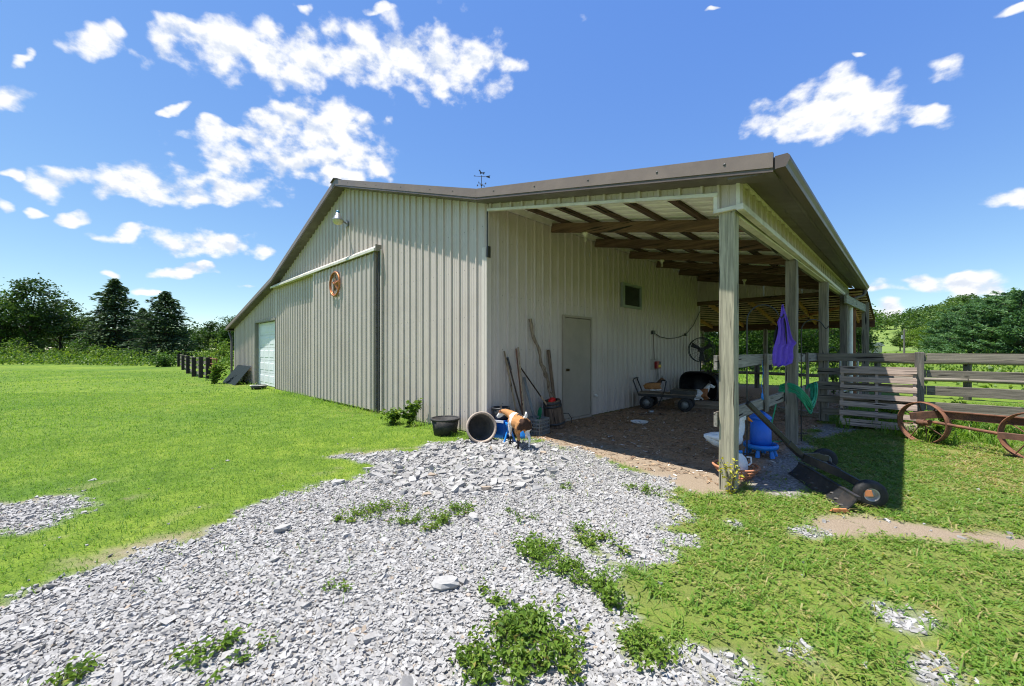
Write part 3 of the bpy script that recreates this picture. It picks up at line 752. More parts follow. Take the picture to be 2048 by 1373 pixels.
# ---- west eave: gutter and downspout
mb = MB(); mb.prism([(0, 0), (-.13, 0), (-.13, -.05), (-.09, -.11), (0, -.11)], (-18.0, -OV, 2.42), (1, 0, 0), (0, 0, 1), -(YB + .4)); bp(mb, 'gutter', 'brown_metal')
mb = MB(); mb.tube([(-18.02, -.12, 2.32), (-18.0, -.12, 2.18), (-17.75, -.12, 2.02), (-17.66, -.10, 1.86), (-17.66, -.10, .05)], .05, 8); bp(mb, 'downspout', 'soffit_metal')
mb = MB(); mb.box((-17.99, -OV + .02, 2.28), (-17.5, YB, 2.295)); bp(mb, 'eave_soffit', 'soffit_metal')
# ---- sliding door
sd = bp(MB().box((-7.2, -.105, .06), (-3.56, -.08, 3.55)), 'sliding_door', 'siding_trim')
def on_door(mb, name, mat, bevel=0):
    o = mb.build(name, mat, sd, bevel=bevel); return o
siding((-3.60, -.106, 0), (-1, 0, 0), (0, -1, 0), 3.56, lambda a: .06, lambda a: 3.55, name='door_panel', parent=sd, start=.1)
on_door(MB().box((-3.605, -.135, .05), (-3.545, -.107, 3.56)), 'edge_trim', 'olive_trim')
on_door(MB().box((-7.21, -.132, .05), (-7.165, -.107, 3.56)), 'edge_trim', 'siding_trim')
# fixed leaf west of it, closer to the wall
bp(MB().box((-3.50, -.075, .02), (-3.44, -.0215, 3.6)), 'door_jamb', 'dark_metal')
bp(MB().box((-3.435, -.055, .02), (-3.385, -.0215, 3.6)), 'door_jamb', 'siding_trim')
mb = MB(); mb.prism([(-.022, 0), (-.022, .125), (-.06, .13), (-.185, .035), (-.185, -.02), (-.17, -.025), (-.16, 0)], (-11.2, 0, 3.585), (0, 1, 0), (0, 0, 1), 7.74)
bp(mb, 'track_cover', 'cream_trim')
bp(MB().box((-3.452, -.16, 3.56), (-3.425, -.0215, 3.70)), 'track_bracket', 'olive_trim')
# ---- garage door in its recess
mb = MB(); mb.box((GX0 - .02, -.024, .0), (GX0 + .05, .13, 2.55)); bp(mb, 'door_casing', 'olive_trim')
mb = MB(); mb.box((GX1 - .03, -.024, .0), (GX1 + .02, .13, 2.55)); bp(mb, 'door_casing', 'olive_trim')
mb = MB(); mb.box((GX0 + .05, -.024, 2.47), (GX1 - .03, .13, 2.55)); bp(mb, 'door_casing', 'olive_trim')
mb = MB(); mb.box((GX0 + .05, .10, .0), (GX0 + .12, .128, 2.47)); mb.box((GX1 - .1, .10, .0), (GX1 - .03, .128, 2.47)); bp(mb, 'door_stop', 'garage_white')
gd = bp(MB().box((GX0 + .06, .16, .02), (GX1 - .04, .18, 2.46)), 'garage_door', 'garage_white')
h = 2.44 / 5
for i in range(5):
    z0 = .02 + i * h; mb = MB(); x0, x1 = GX0 + .06, GX1 - .04
    mb.box((x0, .135, z0 + .004), (x1, .1595, z0 + h - .006))
    w = (x1 - x0) / 4
    for k in range(4):
        xa, xb, za, zb_ = x0 + k * w + .06, x0 + (k + 1) * w - .06, z0 + .09, z0 + h - .09
        # raised field with sloping borders
        mb.add([(xa, .1345, za), (xb, .1345, za), (xb, .1345, zb_), (xa, .1345, zb_), (xa + .03, .127, za + .03), (xb - .03, .127, za + .03), (xb - .03, .127, zb_ - .03), (xa + .03, .127, zb_ - .03)],
               [(0, 1, 5, 4), (1, 2, 6, 5), (2, 3, 7, 6), (3, 0, 4, 7), (4, 5, 6, 7)])
    mb.build('door_section', 'garage_white', gd)
# ---- walk-in door in the side wall
fr = MB(); fr.box((.0, DY0 - .05, .0), (.035, DY0, 2.09)); fr.box((.0, DY1, .0), (.035, DY1 + .05, 2.09)); fr.box((.0, DY0, 2.045), (.035, DY1, 2.09)); fr.box((.0, DY0, -.01), (.05, DY1, .035))
wd = bp(MB().box((.002, DY0 + .012, .04), (.02, DY1 - .012, 2.035)), 'walk_door', 'door_paint')
fr.build('door_frame', 'door_paint', wd)
kb = MB(); kb.lathe([(.0, .062), (.022, .058), (.028, .045), (.02, .03), (.012, .02), (.012, .008), (.03, .006), (.03, 0)], 14, (.02, DY0 + .085, 1.0), (1, 0, 0)); kb.build('door_knob', 'brass', wd)
for z in (.25, 1.05, 1.82):
    hb = MB(); hb.tube([(.03, DY1 - .006, z - .05), (.03, DY1 - .006, z + .05)], .009, 6); hb.build('hinge', 'door_paint', wd)
bp(MB().box((.0, DY0 - .05, -.06), (.07, DY1 + .1, -.012)), 'threshold', 'olive_trim')
# ---- shuttered vent window
wn_ = bp(MB().box((.02, 4.34, 2.47), (.03, 5.14, 2.93)), 'vent_window', 'dark_glass')
f_ = MB(); f_.box((.0, 4.24, 2.41), (.075, 4.33, 2.99)); f_.box((.0, 5.145, 2.41), (.075, 5.185, 2.99)); f_.box((.0, 4.33, 2.935), (.075, 5.145, 2.99)); f_.box((.0, 4.33, 2.41), (.075, 5.145, 2.465))
f_.build('window_frame', 'vent_frame', wn_)
# ---- faucet stub
fc = MB(); fc.lathe([(.0, .085), (.02, .08), (.035, .05), (.032, .03), (.015, .02), (.015, 0)], 12, (.0, 3.12, .42), (1, 0, -.15)); bp(fc, 'faucet_cap', 'pvc')
# ---- lean-to frame
def sk(y): return .016 * y
posts = []
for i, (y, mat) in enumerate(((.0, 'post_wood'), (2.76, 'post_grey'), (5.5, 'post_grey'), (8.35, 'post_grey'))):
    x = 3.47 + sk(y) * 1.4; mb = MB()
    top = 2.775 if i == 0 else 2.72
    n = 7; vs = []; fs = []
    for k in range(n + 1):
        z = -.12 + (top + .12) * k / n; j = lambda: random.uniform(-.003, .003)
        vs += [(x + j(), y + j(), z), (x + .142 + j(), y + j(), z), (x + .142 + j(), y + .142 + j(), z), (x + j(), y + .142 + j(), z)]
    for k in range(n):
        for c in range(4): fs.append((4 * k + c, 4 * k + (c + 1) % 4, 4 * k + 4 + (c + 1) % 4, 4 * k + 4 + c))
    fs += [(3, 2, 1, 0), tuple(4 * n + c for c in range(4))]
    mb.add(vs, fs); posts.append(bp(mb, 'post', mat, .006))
mb = MB(); mb.beam((3.52, .145, 2.86), (3.52 + sk(9.2), 9.25, 2.86), .04, .27); bp(mb, 'header_board', 'header_wood')
mb = MB(); mb.beam((3.60, .0, 2.86), (3.60 + sk(9.2), 9.25, 2.86), .04, .23); bp(mb, 'header_board', 'header_wood')
mb = MB(); mb.beam((3.56, .142, 2.738), (3.56 + sk(9.2), 9.25, 2.738), .11, .022); bp(mb, 'header_bottom', 'cream_trim')
# fascia of short ribbed sheets along the outer side, with a pale drip trim below
def strip_panels(p0, p1, Nn, zb, zt, name, mat):
    p0, p1 = Vector(p0), Vector(p1); d = p1 - p0; L_ = d.length; d.normalize()
    siding(p0, d, Nn, L_, zb, zt, mat, name)
strip_panels((3.655, -.02, 0), (3.655 + .06, 9.3, 0), (1, 0, 0), lambda a: 2.80, lambda a: 3.01, 'fascia_panel', 'siding')
mb = MB(); mb.beam((3.67, -.045, 2.775), (3.73, 9.3, 2.775), .06, .055); bp(mb, 'drip_trim', 'cream_trim')
mb = MB(); mb.beam((3.67, -.04, 3.025), (3.73, 9.3, 3.025), .045, .02); bp(mb, 'drip_trim', 'cream_trim')
# front strip under the rake and its boxed end
strip_panels((.09, -.002, 0), (3.45, -.002, 0), (0, -1, 0), lambda a: rz(.09 + a) - .235, lambda a: rz(.09 + a) - .13, 'front_strip', 'siding')
mb = MB(); mb.beam((.06, -.02, rz(.06) - .243), (3.47, -.02, rz(3.47) - .243), .05, .035); bp(mb, 'front_trim', 'cream_trim')
strip_panels((3.45, -.004, 0), (3.66, -.004, 0), (0, -1, 0), lambda a: 2.80, lambda a: rz(3.45 + a) - .13, 'end_box', 'siding')
mb = MB(); mb.box((3.43, -.035, 2.765), (3.465, .0, 2.97)); mb.box((3.465, -.035, 2.765), (3.64, .0, 2.80)); mb.box((3.635, -.035, 2.80), (3.668, .0, 3.02)); bp(mb, 'end_trim', 'cream_trim')
# rafters and purlins
for k in range(6):
    y = 1.63 + 1.5 * k; y = min(y, 9.16)
    mb = MB(); mb.beam((.03, y, rz(.03) - .175), (3.49 + sk(y), y, rz(3.5) - .175), .045, .17); bp(mb, 'rafter', 'beam_wood', .004)
for k in range(6):
    x = .33 + .6 * k
    mb = MB(); mb.beam((x, .03, rz(x) - .063), (x + .01, 9.25, rz(x) - .063), .075, .05); bp(mb, 'purlin', 'purlin_wood')
mb = MB(); mb.beam((.03, .03, rz(.1) - .07), (.03, 9.3, rz(.1) - .07), .04, .10); bp(mb, 'ledger', 'cream_trim')
# far end wall above head height, and the beam below it
siding((.03, 9.2, 0), (1, 0, 0), (0, -1, 0), 3.6, lambda a: 2.93, lambda a: rz(a) - .09, name='end_panel')
mb = MB(); mb.beam((.0, 9.16, 2.88), (3.62, 9.16, 2.88), .05, .13); bp(mb, 'end_beam', 'beam_wood')
# soffit and gutter along the outer eave
mb = MB()
for x0, x1, z0, z1 in ((3.68, 3.80, 3.035, 3.012), (3.803, 3.97, 3.004, 2.972)):
    mb.add([(x0, -.22, z0), (x1, -.22, z1), (x1 + .04, YB + .2, z1), (x0 + .06, YB + .2, z0), (x0, -.22, z0 + .012), (x1, -.22, z1 + .012), (x1 + .04, YB + .2, z1 + .012), (x0 + .06, YB + .2, z0 + .012)],
           [(0, 3, 2, 1), (4, 5, 6, 7), (0, 1, 5, 4), (1, 2, 6, 5), (2, 3, 7, 6), (3, 0, 4, 7)])
bp(mb, 'soffit', 'soffit_metal')
mb = MB(); mb.add([(3.97, -.235, 2.96), (4.0, -.235, 2.96), (4.03, YB + .23, 2.96), (4.0, YB + .23, 2.96), (3.97, -.235, 3.075), (4.0, -.235, 3.07), (4.03, YB + .23, 3.07), (4.0, YB + .23, 3.075)],
    [(0, 3, 2, 1), (4, 5, 6, 7), (0, 1, 5, 4), (1, 2, 6, 5), (2, 3, 7, 6), (3, 0, 4, 7)]); bp(mb, 'fascia_board', 'soffit_metal')
gp = [(0, 0), (.075, 0), (.085, .03), (.105, .06), (.108, .085), (.098, .095), (.092, .085), (.078, .045), (.068, .012), (.006, .012), (.006, .11), (0, .11)]
mb = MB(); n = len(gp); vs = []
for yy, dx in ((-.27, 4.003), (YB + .26, 4.04)):
    vs += [(dx + a, yy, 2.955 + b) for a, b in gp]
mb.add(vs, [tuple(range(n)), tuple(range(2 * n - 1, n - 1, -1))] + [(i, i + n, (i + 1) % n + n, (i + 1) % n) for i in range(n)])
bp(mb, 'gutter', 'brown_metal')
mb = MB(); mb.prism([(0, 0), (.078, 0), (.106, .055), (.108, .085), (.09, .108), (0, .11)], (4.003, -.268, 2.955), (1, 0, 0), (0, 0, 1), .006); bp(mb, 'gutter_end_cap', 'brown_metal')
mb = MB(); mb.prism([(0, 0), (.30, -.04), (.36, .02), (.0, .085)], (3.62, -.23, 2.985), (1, 0, 0), (0, 0, 1), .012); bp(mb, 'rake_return', 'soffit_metal')
# gutter outlet elbow into the white standpipe
mb = MB(); mb.tube([(4.06, 9.42, 2.95), (4.06, 9.42, 2.86), (4.03, 9.40, 2.80), (3.84, 9.28, 2.72), (3.79, 9.25, 2.66), (3.79, 9.25, 2.56)], .04, 8); bp(mb, 'downspout', 'soffit_metal')
mb = MB(); mb.tube([(3.79, 9.25, -.05), (3.79, 9.25, 2.58)], .055, 12); mb.tube([(3.79, 9.25, 2.5), (3.79, 9.25, 2.6)], .062, 12); bp(mb, 'standpipe', 'pvc')

# ================================================================ open shed behind the lean-to
shed = empty('rear_shed', (1.8, 11.4, 0), 0, 'low open shed with bare roof boards behind the lean-to', 'shed')
SO = Vector(shed.location)
def sp(mb, name, mat, bevel=0):
    o = mb.build(name, mat, shed, bevel=bevel); o.location = -SO; return o
S0, S1 = (9.42, 2.98), (13.6, 2.42)
def sz(y): return S0[1] + (S1[1] - S0[1]) * (y - S0[0]) / (S1[0] - S0[0])
mb = MB(); mb.add([(-1.6, 9.42, S0[1]), (4.1, 9.42, S0[1]), (4.1, 13.8, sz(13.8)), (-1.6, 13.8, sz(13.8)), (-1.6, 9.42, S0[1] + .02), (4.1, 9.42, S0[1] + .02), (4.1, 13.8, sz(13.8) + .02), (-1.6, 13.8, sz(13.8) + .02)],
    [(0, 3, 2, 1), (4, 5, 6, 7), (0, 1, 5, 4), (1, 2, 6, 5), (2, 3, 7, 6), (3, 0, 4, 7)]); sp(mb, 'roof_sheet', 'dark_beam')
for k in range(13):
    y = 9.6 + .315 * k; mb = MB(); mb.beam((-1.5, y, sz(y) - .02), (4.05, y, sz(y) - .02), .17, .025); sp(mb, 'roof_board', 'pink_board')
for x in (-.9, .25, 1.4, 2.55, 3.7):
    mb = MB(); mb.beam((x, 9.45, sz(9.45) - .10), (x, 13.55, sz(13.55) - .10), .05, .13); sp(mb, 'rafter', 'orange_wood')
mb = MB(); mb.beam((-1.5, 13.4, 2.27), (4.1, 13.4, 2.27), .06, .24); sp(mb, 'back_beam', 'dark_beam')
mb = MB(); mb.beam((1.2, 13.3, 2.36), (3.9, 10.4, 2.70), .05, .09); sp(mb, 'brace', 'orange_wood')
for x in (-1.3, 1.0, 3.85):
    mb = MB(); mb.tube([(x, 13.4, -.1), (x, 13.4, 2.2)], .08, 8); sp(mb, 'pole', 'post_grey')
mb = MB(); mb.tube([(3.80, 9.75, -.1), (3.79, 9.76, 1.2), (3.81, 9.75, 2.85)], [.085, .078, .07], 9); sp(mb, 'pole', 'log_bark')
mb = MB(); mb.box((3.92, 10.9, -.1), (4.07, 11.05, 2.75)); sp(mb, 'pole', 'post_grey')
mb = MB(); mb.beam((3.80, 7.9, 2.60), (4.0, 11.2, 2.58), .05, .2); sp(mb, 'side_fascia', 'header_wood')
# ================================================================ THINGS
mat_plain('black_plastic', (.018, .018, .019), .45, 0, .25, 9, .08, c2=(.05, .048, .045))
mat_plain('rubber', (.016, .016, .017), .75, 0, .3, 30, .2, c2=(.045, .04, .034))
mat_plain('blue_plastic', (.015, .13, .58), .4, 0, .12, 8, .04, c2=(.02, .15, .50))
mat_plain('blue_bright', (.015, .20, .62), .4, 0, .12, 12, .04)
mat_plain('galvanised', (.36, .37, .38), .4, .6, .1, 12, .05, c2=(.26, .26, .25))
mat_plain('grey_steel', (.22, .225, .22), .5, .3, .12, 12, .05)
mat_plain('rust', (.20, .085, .045), .9, 0, .3, 18, .35, c2=(.10, .05, .032))
mat_plain('rust_beam', (.115, .055, .036), .9, 0, .3, 14, .35, c2=(.22, .10, .05))
mat_plain('rim_paint', (.50, .50, .49), .45, .2, .1, 14, .05, c2=(.34, .28, .22))
mat_plain('black_steel', (.022, .023, .025), .5, .2, .25, 10, .1, c2=(.075, .06, .05))
mat_plain('orange_rust', (.50, .19, .07), .8, 0, .2, 20, .1)
mat_plain('terracotta', (.40, .17, .085), .8, 0, .15, 16, .1)
mat_plain('pot_grey', (.07, .064, .058), .85, 0, .25, 9, .2, c2=(.13, .115, .09))
mat_plain('pot_rim', (.36, .29, .23), .85, 0, .15, 14, .2)
mat_plain('white_plastic', (.72, .73, .74), .4, 0, .05, 8, .02)
mat_plain('feather', (.80, .80, .79), .8, 0, .06, 40, .25)
mat_plain('beak', (.75, .24, .03), .5, 0, .1, 20)
mat_plain('purple_cloth', (.145, .07, .52), .85, 0, .12, 18, .15)
mat_plain('black_cloth', (.012, .012, .016), .8, 0, .2, 18, .1)
mat_plain('green_hose', (.012, .27, .13), .45, 0, .15, 30, .05, c2=(.03, .36, .20))
mat_plain('green_plastic', (.01, .20, .07), .45)
mat_plain('red_plastic', (.62, .012, .012), .4)
mat_plain('red_box', (.32, .02, .018), .45)
mat_plain('yellow', (.75, .50, .02), .5)
mat_plain('beige_board', (.36, .31, .25), .8, 0, .1, 14)
mat_plain('copper', (.45, .17, .06), .45, .5, .2, 20, .1, c2=(.25, .09, .04))
mat_plain('lamp_blue', (.05, .20, .32), .4)
mat_plain('lamp_glass', (.50, .46, .27), .25, 0, .08, 8)
mat_plain('bulb_white', (.66, .62, .46), .45)
mat_plain('horn', (.10, .085, .07), .6)
mat_wood('handle_wood', (.40, .29, .18), (.27, .19, .115), 2, knots=False)
mat_wood('dark_handle', (.10, .065, .045), (.05, .035, .026), 2, knots=False)
mat_wood('stick_wood', (.36, .27, .185), (.17, .12, .08), 2, objvar=.05)
mat_wood('stave_wood', (.22, .145, .095), (.10, .065, .045), 2, objvar=.3)
mat_wood('fence_wood', (.30, .262, .205), (.165, .145, .118), 0)
mat_wood('fence_wood_y', (.33, .30, .25), (.19, .17, .145), 1)
mat_wood('fence_post', (.19, .175, .15), (.10, .09, .08), 2)
mat_wood('dark_post', (.055, .045, .04), (.03, .026, .024), 2)
mat_wood('pallet_wood', (.52, .40, .325), (.33, .25, .205), 0, objvar=.12)
mat_wood('plank', (.40, .31, .22), (.26, .20, .14), 0)

# ---- yard light on the gable
t = empty('yard_light', (-5.17, -.022, 4.55), 0, 'grey dome yard light with blue photocell on the gable', 'light')
mb = MB(); mb.box((-.05, -.03, -.07), (.05, .0, .07)); mb.tube([(0, -.02, 0), (.06, -.16, .03), (.10, -.22, .02)], .022, 8); mb.build('bracket', 'grey_steel', t)
mb = MB(); mb.lathe([(.0, .16), (.055, .16), (.06, .10), (.085, .085), (.09, .045), (.135, .0), (.135, -.012), (.125, -.012)], 20, (.14, -.30, .0)); mb.build('reflector', 'galvanised', t)
mb = MB(); mb.lathe([(.123, -.012), (.118, -.05), (.085, -.095), (.04, -.115), (.0, -.118)], 20, (.14, -.30, .0)); mb.build('lens_bowl', 'lamp_glass', t)
mb = MB(); mb.lathe([(.0, .225), (.035, .225), (.04, .20), (.04, .162)], 14, (.14, -.30, .0)); mb.build('photocell', 'lamp_blue', t)
# ---- barn star on the sliding door
t = empty('barn_star', (-5.62, -.135, 3.08), 0, 'rusty orange metal star in a ring hanging on the sliding door', 'wall ornament')
ring = [(math.cos(a) * .30, -.03, math.sin(a) * .30) for a in np.linspace(0, 2 * math.pi, 33)]
MB().tube(ring, .024, 8, caps=False).build('ring', 'copper', t)
MB().tube([(x * .88, y + .012, z * .88) for x, y, z in ring], .012, 6, caps=False).build('inner_ring', 'copper', t)
for k in range(5):
    a = math.pi / 2 + k * 2 * math.pi / 5; b1, b2 = a + math.pi / 5, a - math.pi / 5
    P = lambda r, q: (r * math.cos(q), 0, r * math.sin(q))
    mb = MB(); mb.add([(0, -.05, 0), P(.27, a), P(.11, b1), P(.11, b2), (0, .0, 0)], [(0, 3, 1), (0, 1, 2), (4, 1, 3), (4, 2, 1)]); mb.build('star_point', 'rust' if k in (0, 2) else 'copper', t)
# ---- weathervane on the ridge
t = empty('weathervane', (-5.37, 4.6, 5.66), 0, 'dark horse weathervane standing on the barn ridge', 'weathervane')
MB().tube([(0, 0, 0), (0, 0, 1.60)], .011, 6).build('rod', 'dark_metal', t)
MB().ball((0, 0, 1.28), .034).build('globe', 'dark_metal', t)
ux = Vector((.7145, .6997, 0)); wz = Vector((0, 0, 1))
MB().tube([ux * -.22 + wz * 1.582, ux * .22 + wz * 1.558], .008, 5).build('arrow_shaft', 'dark_metal', t)
MB().prism([(.17, -.015), (.29, -.05), (.27, 0), (.30, .046), (.17, .025), (.15, .004)], (0, 0, 1.555), ux, (0, 0, 1), .008).build('arrow_tail', 'dark_metal', t)
MB().prism([(-.27, .0), (-.21, -.022), (-.21, .022)], (0, 0, 1.585), ux, (0, 0, 1), .008).build('arrow_head', 'dark_metal', t)
horse = [(-.13, .21), (-.10, .245), (-.075, .25), (-.05, .20), (-.02, .135), (.05, .115), (.10, .13), (.13, .115), (.165, .125), (.175, .08), (.15, .10), (.135, .07), (.125, .02), (.10, .0), (.085, .055), (.04, .07), (-.015, .06), (-.03, .03), (-.05, .02), (-.045, .055), (-.07, .05), (-.075, .09), (-.085, .15), (-.105, .195), (-.13, .19)]
MB().prism([(a * .7, b * .7) for a, b in horse], (0, 0, 1.62), ux, (0, 0, 1), .008).build('horse', 'dark_metal', t)
for k in range(4):
    d = Vector((math.cos(k * math.pi / 2 + .3), math.sin(k * math.pi / 2 + .3), 0))
    MB().tube([wz * 1.30, d * .15 + wz * 1.30], .006, 5).build('pointer_arm', 'dark_metal', t)
    MB().prism([(-.02, -.028), (.02, -.028), (.02, .028), (-.02, .028)], d * .165 + wz * 1.30, d, (0, 0, 1), .006).build('pointer_plate', 'dark_metal', t)

# ---- animals: one continuous skin each
def organic(name, mb, voxel, mat, parent, colour=None, smooth=6):
    me = bpy.data.meshes.new(name + '_rough'); me.from_pydata([tuple(p) for p in mb.v], [], mb.f); me.update()
    o = bpy.data.objects.new(name + '_rough', me); COL.objects.link(o)
    r = o.modifiers.new('skin', 'REMESH'); r.mode = 'VOXEL'; r.voxel_size = voxel
    s = o.modifiers.new('soft', 'SMOOTH'); s.factor = .5; s.iterations = smooth
    dg = bpy.context.evaluated_depsgraph_get(); dg.update()
    nm = bpy.data.meshes.new_from_object(o.evaluated_get(dg), depsgraph=dg)
    bpy.data.objects.remove(o); bpy.data.meshes.remove(me)
    nm.name = name; nm.polygons.foreach_set('use_smooth', np.ones(len(nm.polygons), bool))
    if colour:
        n = len(nm.vertices); co = np.empty(n * 3, np.float32); nm.vertices.foreach_get('co', co); co = co.reshape(-1, 3)
        c = np.ones((n, 4), np.float32); c[:, :3] = [tuple(k * (1 + .22 * mnoise.noise(Vector(p) * 60)) for k in colour(*(Vector(p) + mnoise.noise_vector(Vector(p) * 28) * .012))) for p in co]
        a = nm.attributes.new('coat', 'FLOAT_COLOR', 'POINT'); a.data.foreach_set('color', c.ravel())
    return link(name, nm, mat, parent)
def mat_coat(name):
    m, nt, b = principled(name)
    a = nt.nodes.new('ShaderNodeAttribute'); a.attribute_name = 'coat'
    f = ramp(nt, nz(nt, texco(nt, (1, 1, .35)), 90, 4, .6), [(.3, (.72, .72, .72)), (.7, (1.15, 1.15, 1.15))])
    nt.links.new(mixc(nt, 1.0, a.outputs['Color'], f, 'MULTIPLY'), b.inputs['Base Color'])
    b.inputs['Roughness'].default_value = .8; b.inputs['Specular IOR Level'].default_value = .25
    bump(nt, b, nz(nt, texco(nt, (1, 1, .3)), 120, 3, .6), .35, .004); MATS[name] = m
mat_coat('goat_coat')
TAN, BRN, WHT, BLK = (.42, .20, .075), (.33, .13, .05), (.74, .71, .67), (.022, .018, .016)
def loft(mb, pts, rs, sq=1.0, n=12):
    """round tube with its height scaled by sq about the axis"""
    k = len(mb.v); mb.tube(pts, rs, n)
    return mb
def goat_head(mb, c, d, s=1.0):
    """skull, muzzle and jaw at c looking along d"""
    c = Vector(c); d = Vector(d).normalized(); side = d.cross(Vector((0, 0, 1))).normalized(); up = side.cross(d)
    mb.tube([c - d * .035 * s, c, c + d * .05 * s, c + d * .105 * s, c + d * .135 * s], [.03 * s, .047 * s, .040 * s, .027 * s, .019 * s], 12)
    mb.tube([c - up * .02 * s + d * .01 * s, c - up * .028 * s + d * .06 * s, c - up * .018 * s + d * .12 * s], [.026 * s, .022 * s, .016 * s], 10)
    return d, side, up
def head_bits(parent, c, d, s, coat, horn=True, ear=(BRN,)):
    c = Vector(c); d = Vector(d).normalized(); side = d.cross(Vector((0, 0, 1))).normalized(); up = side.cross(d)
    for q in (-1, 1):
        mb = MB(); b = c + side * (.04 * q * s) + up * .018 * s - d * .01 * s; e = side * q
        mb.add([b + up * .014 * s, b - up * .014 * s, b + e * .045 * s - up * .012 * s - d * .006 * s, b + e * .085 * s - up * .01 * s - d * .012 * s, b + e * .05 * s + up * .018 * s - d * .006 * s, b + e * .04 * s - d * .016 * s],
               [(0, 1, 5), (1, 2, 5), (2, 3, 5), (3, 4, 5), (4, 0, 5), (0, 4, 3, 2, 1)]); mb.build('ear', coat, parent)
        mb = MB(); mb.ball(c + side * (.040 * q * s) + d * .028 * s + up * .012 * s, .0075 * s, 8, 6); mb.build('eye', 'black_plastic', parent)
        if horn:
            h = c + side * (.016 * q * s) + up * .038 * s
            MB().tube([h, h + up * .035 * s - d * .012 * s, h + up * .065 * s - d * .04 * s], [.010 * s, .007 * s, .002 * s], 7).build('horn', 'horn', parent)
mat_plain('ear_brown', (.16, .065, .03), .85); mat_plain('ear_grey', (.30, .26, .23), .85)
def goat_standing():
    t = empty('goat', (.83, -.13, gzf(.83, -.13) + .01), math.pi - .38, 'tan goat with white shoulder band standing by the tipped pot', 'goat')
    mb = MB()
    mb.tube([(-.24, 0, .37), (-.20, 0, .365), (-.11, 0, .345), (.0, 0, .335), (.11, 0, .345), (.18, 0, .36), (.215, 0, .375)], [.045, .086, .10, .104, .096, .082, .05], 16)
    mb.tube([(-.20, 0, .42), (-.05, 0, .415), (.12, 0, .415), (.19, 0, .41)], [.05, .052, .055, .05], 12)
    mb.tube([(.15, 0, .39), (.23, .015, .42), (.31, .05, .445), (.365, .085, .455)], [.085, .068, .052, .042], 12)
    hc, hd = (.375, .09, .448), (.62, .42, -.62)
    goat_head(mb, hc, hd, 1.0)
    for s in (-1, 1):
        y = .062 * s
        mb.tube([(.16, y * .8, .36), (.165, y, .27), (.155, y, .17), (.16, y, .155), (.155, y, .06), (.165, y, .03), (.172, y, .0)], [.052, .036, .021, .022, .0145, .017, .02], 10)
        f = .05 if s > 0 else -.02
        mb.tube([(-.17, y * .75, .38), (-.165 + f * .2, y * 1.05, .29), (-.12 + f * .3, y * 1.1, .225), (-.19 + f, y * 1.05, .165), (-.205 + f, y * 1.05, .145), (-.19 + f, y * 1.1, .06), (-.18 + f, y * 1.1, .03), (-.17 + f, y * 1.1, .0)], [.06, .066, .042, .024, .021, .0145, .017, .02], 10)
    mb.tube([(-.215, 0, .43), (-.245, 0, .47), (-.25, 0, .51), (-.24, 0, .535)], [.024, .024, .02, .01], 8)
    def col(x, y, z):
        w = .012 * math.sin(60 * z + 20 * y)
        if z > .445 and x < -.2: return WHT
        if x > .30:
            d = (Vector((x, y, z)) - Vector(hc)).dot(Vector(hd).normalized())
            side = Vector((x, y, z)) - Vector(hc)
            if d > .075: return WHT
            if d > -.01: return (.26, .11, .05) if abs(side.y - .03) > .0 and z > .43 else WHT
            return TAN if z > .425 else WHT
        if z < .13:
            if x < -.03: return BLK if y > 0 else (WHT if z > .03 else BLK)
            return BLK
        if x < -.03 and y < -.03 and z < .27: return WHT
        if .055 + w < x < .145 + w: return WHT
        if x < -.195 + w and z < .43: return (.05, .025, .015)
        if x > .14 and z < .29: return WHT if y > 0 else TAN
        if z > .455 and x < 0: return BLK
        return TAN
    b = organic('body', mb, .0095, 'goat_coat', t, col, 5)
    head_bits(t, hc, hd, 1.0, 'ear_brown')
    return t
goat_standing()
def goat_lying(loc, rz_, label, palette, s=1.0):
    t = empty('goat', loc, rz_, label, 'goat'); mb = MB()
    mb.tube([(-.27, 0, .10), (-.22, 0, .125), (-.12, 0, .14), (.0, 0, .145), (.12, 0, .15), (.20, 0, .16), (.24, 0, .165)], [.05, .11, .13, .132, .12, .10, .06], 16)
    mb.tube([(.17, 0, .19), (.235, 0, .27), (.27, 0, .335), (.285, 0, .37)], [.09, .07, .054, .044], 12)
    hc = (.30, 0, .385); hd = (.88, -.12, -.42)
    goat_head(mb, hc, hd, 1.05)
    for q in (-1, 1):
        mb.tube([(.17, .08 * q, .12), (.26, .10 * q, .05), (.17, .095 * q, .03), (.10, .09 * q, .03)], [.05, .034, .022, .02], 9)
        mb.tube([(-.16, .09 * q, .13), (-.06, .13 * q, .09), (-.12, .14 * q, .035), (-.02, .135 * q, .03), (.04, .13 * q, .028)], [.085, .06, .034, .02, .018], 9)
    mb.tube([(-.26, 0, .15), (-.31, 0, .17), (-.33, 0, .15)], [.026, .022, .012], 7)
    organic('body', mb, .0105, 'goat_coat', t, palette, 5); head_bits(t, hc, hd, 1.05, 'ear_grey' if palette(.0, 0, .2)[2] > .4 else 'ear_brown')
    t.scale = (s, s, s); return t
def pal_white(x, y, z):
    if x > .26: return WHT if z < .40 or x > .36 else (.30, .27, .25)
    if x > .10 + .03 * math.sin(40 * z): return BRN if z < .30 else WHT
    if abs(x + .06) < .04 and z > .25: return (.12, .11, .10)
    return WHT
def pal_tan(x, y, z):
    if x > .26: return (.20, .10, .05) if z > .36 else BLK
    if z > .26: return (.07, .035, .02)
    if z < .06: return WHT
    return (.40, .18, .065)
goat_lying((1.06, 6.12, .135), R(35), 'white goat with brown shoulders lying before the overturned stock tank', pal_white, 1.0)
goat_lying((.55, 4.76, .435), R(48), 'brown goat with dark head resting on the black cart', pal_tan, .72)

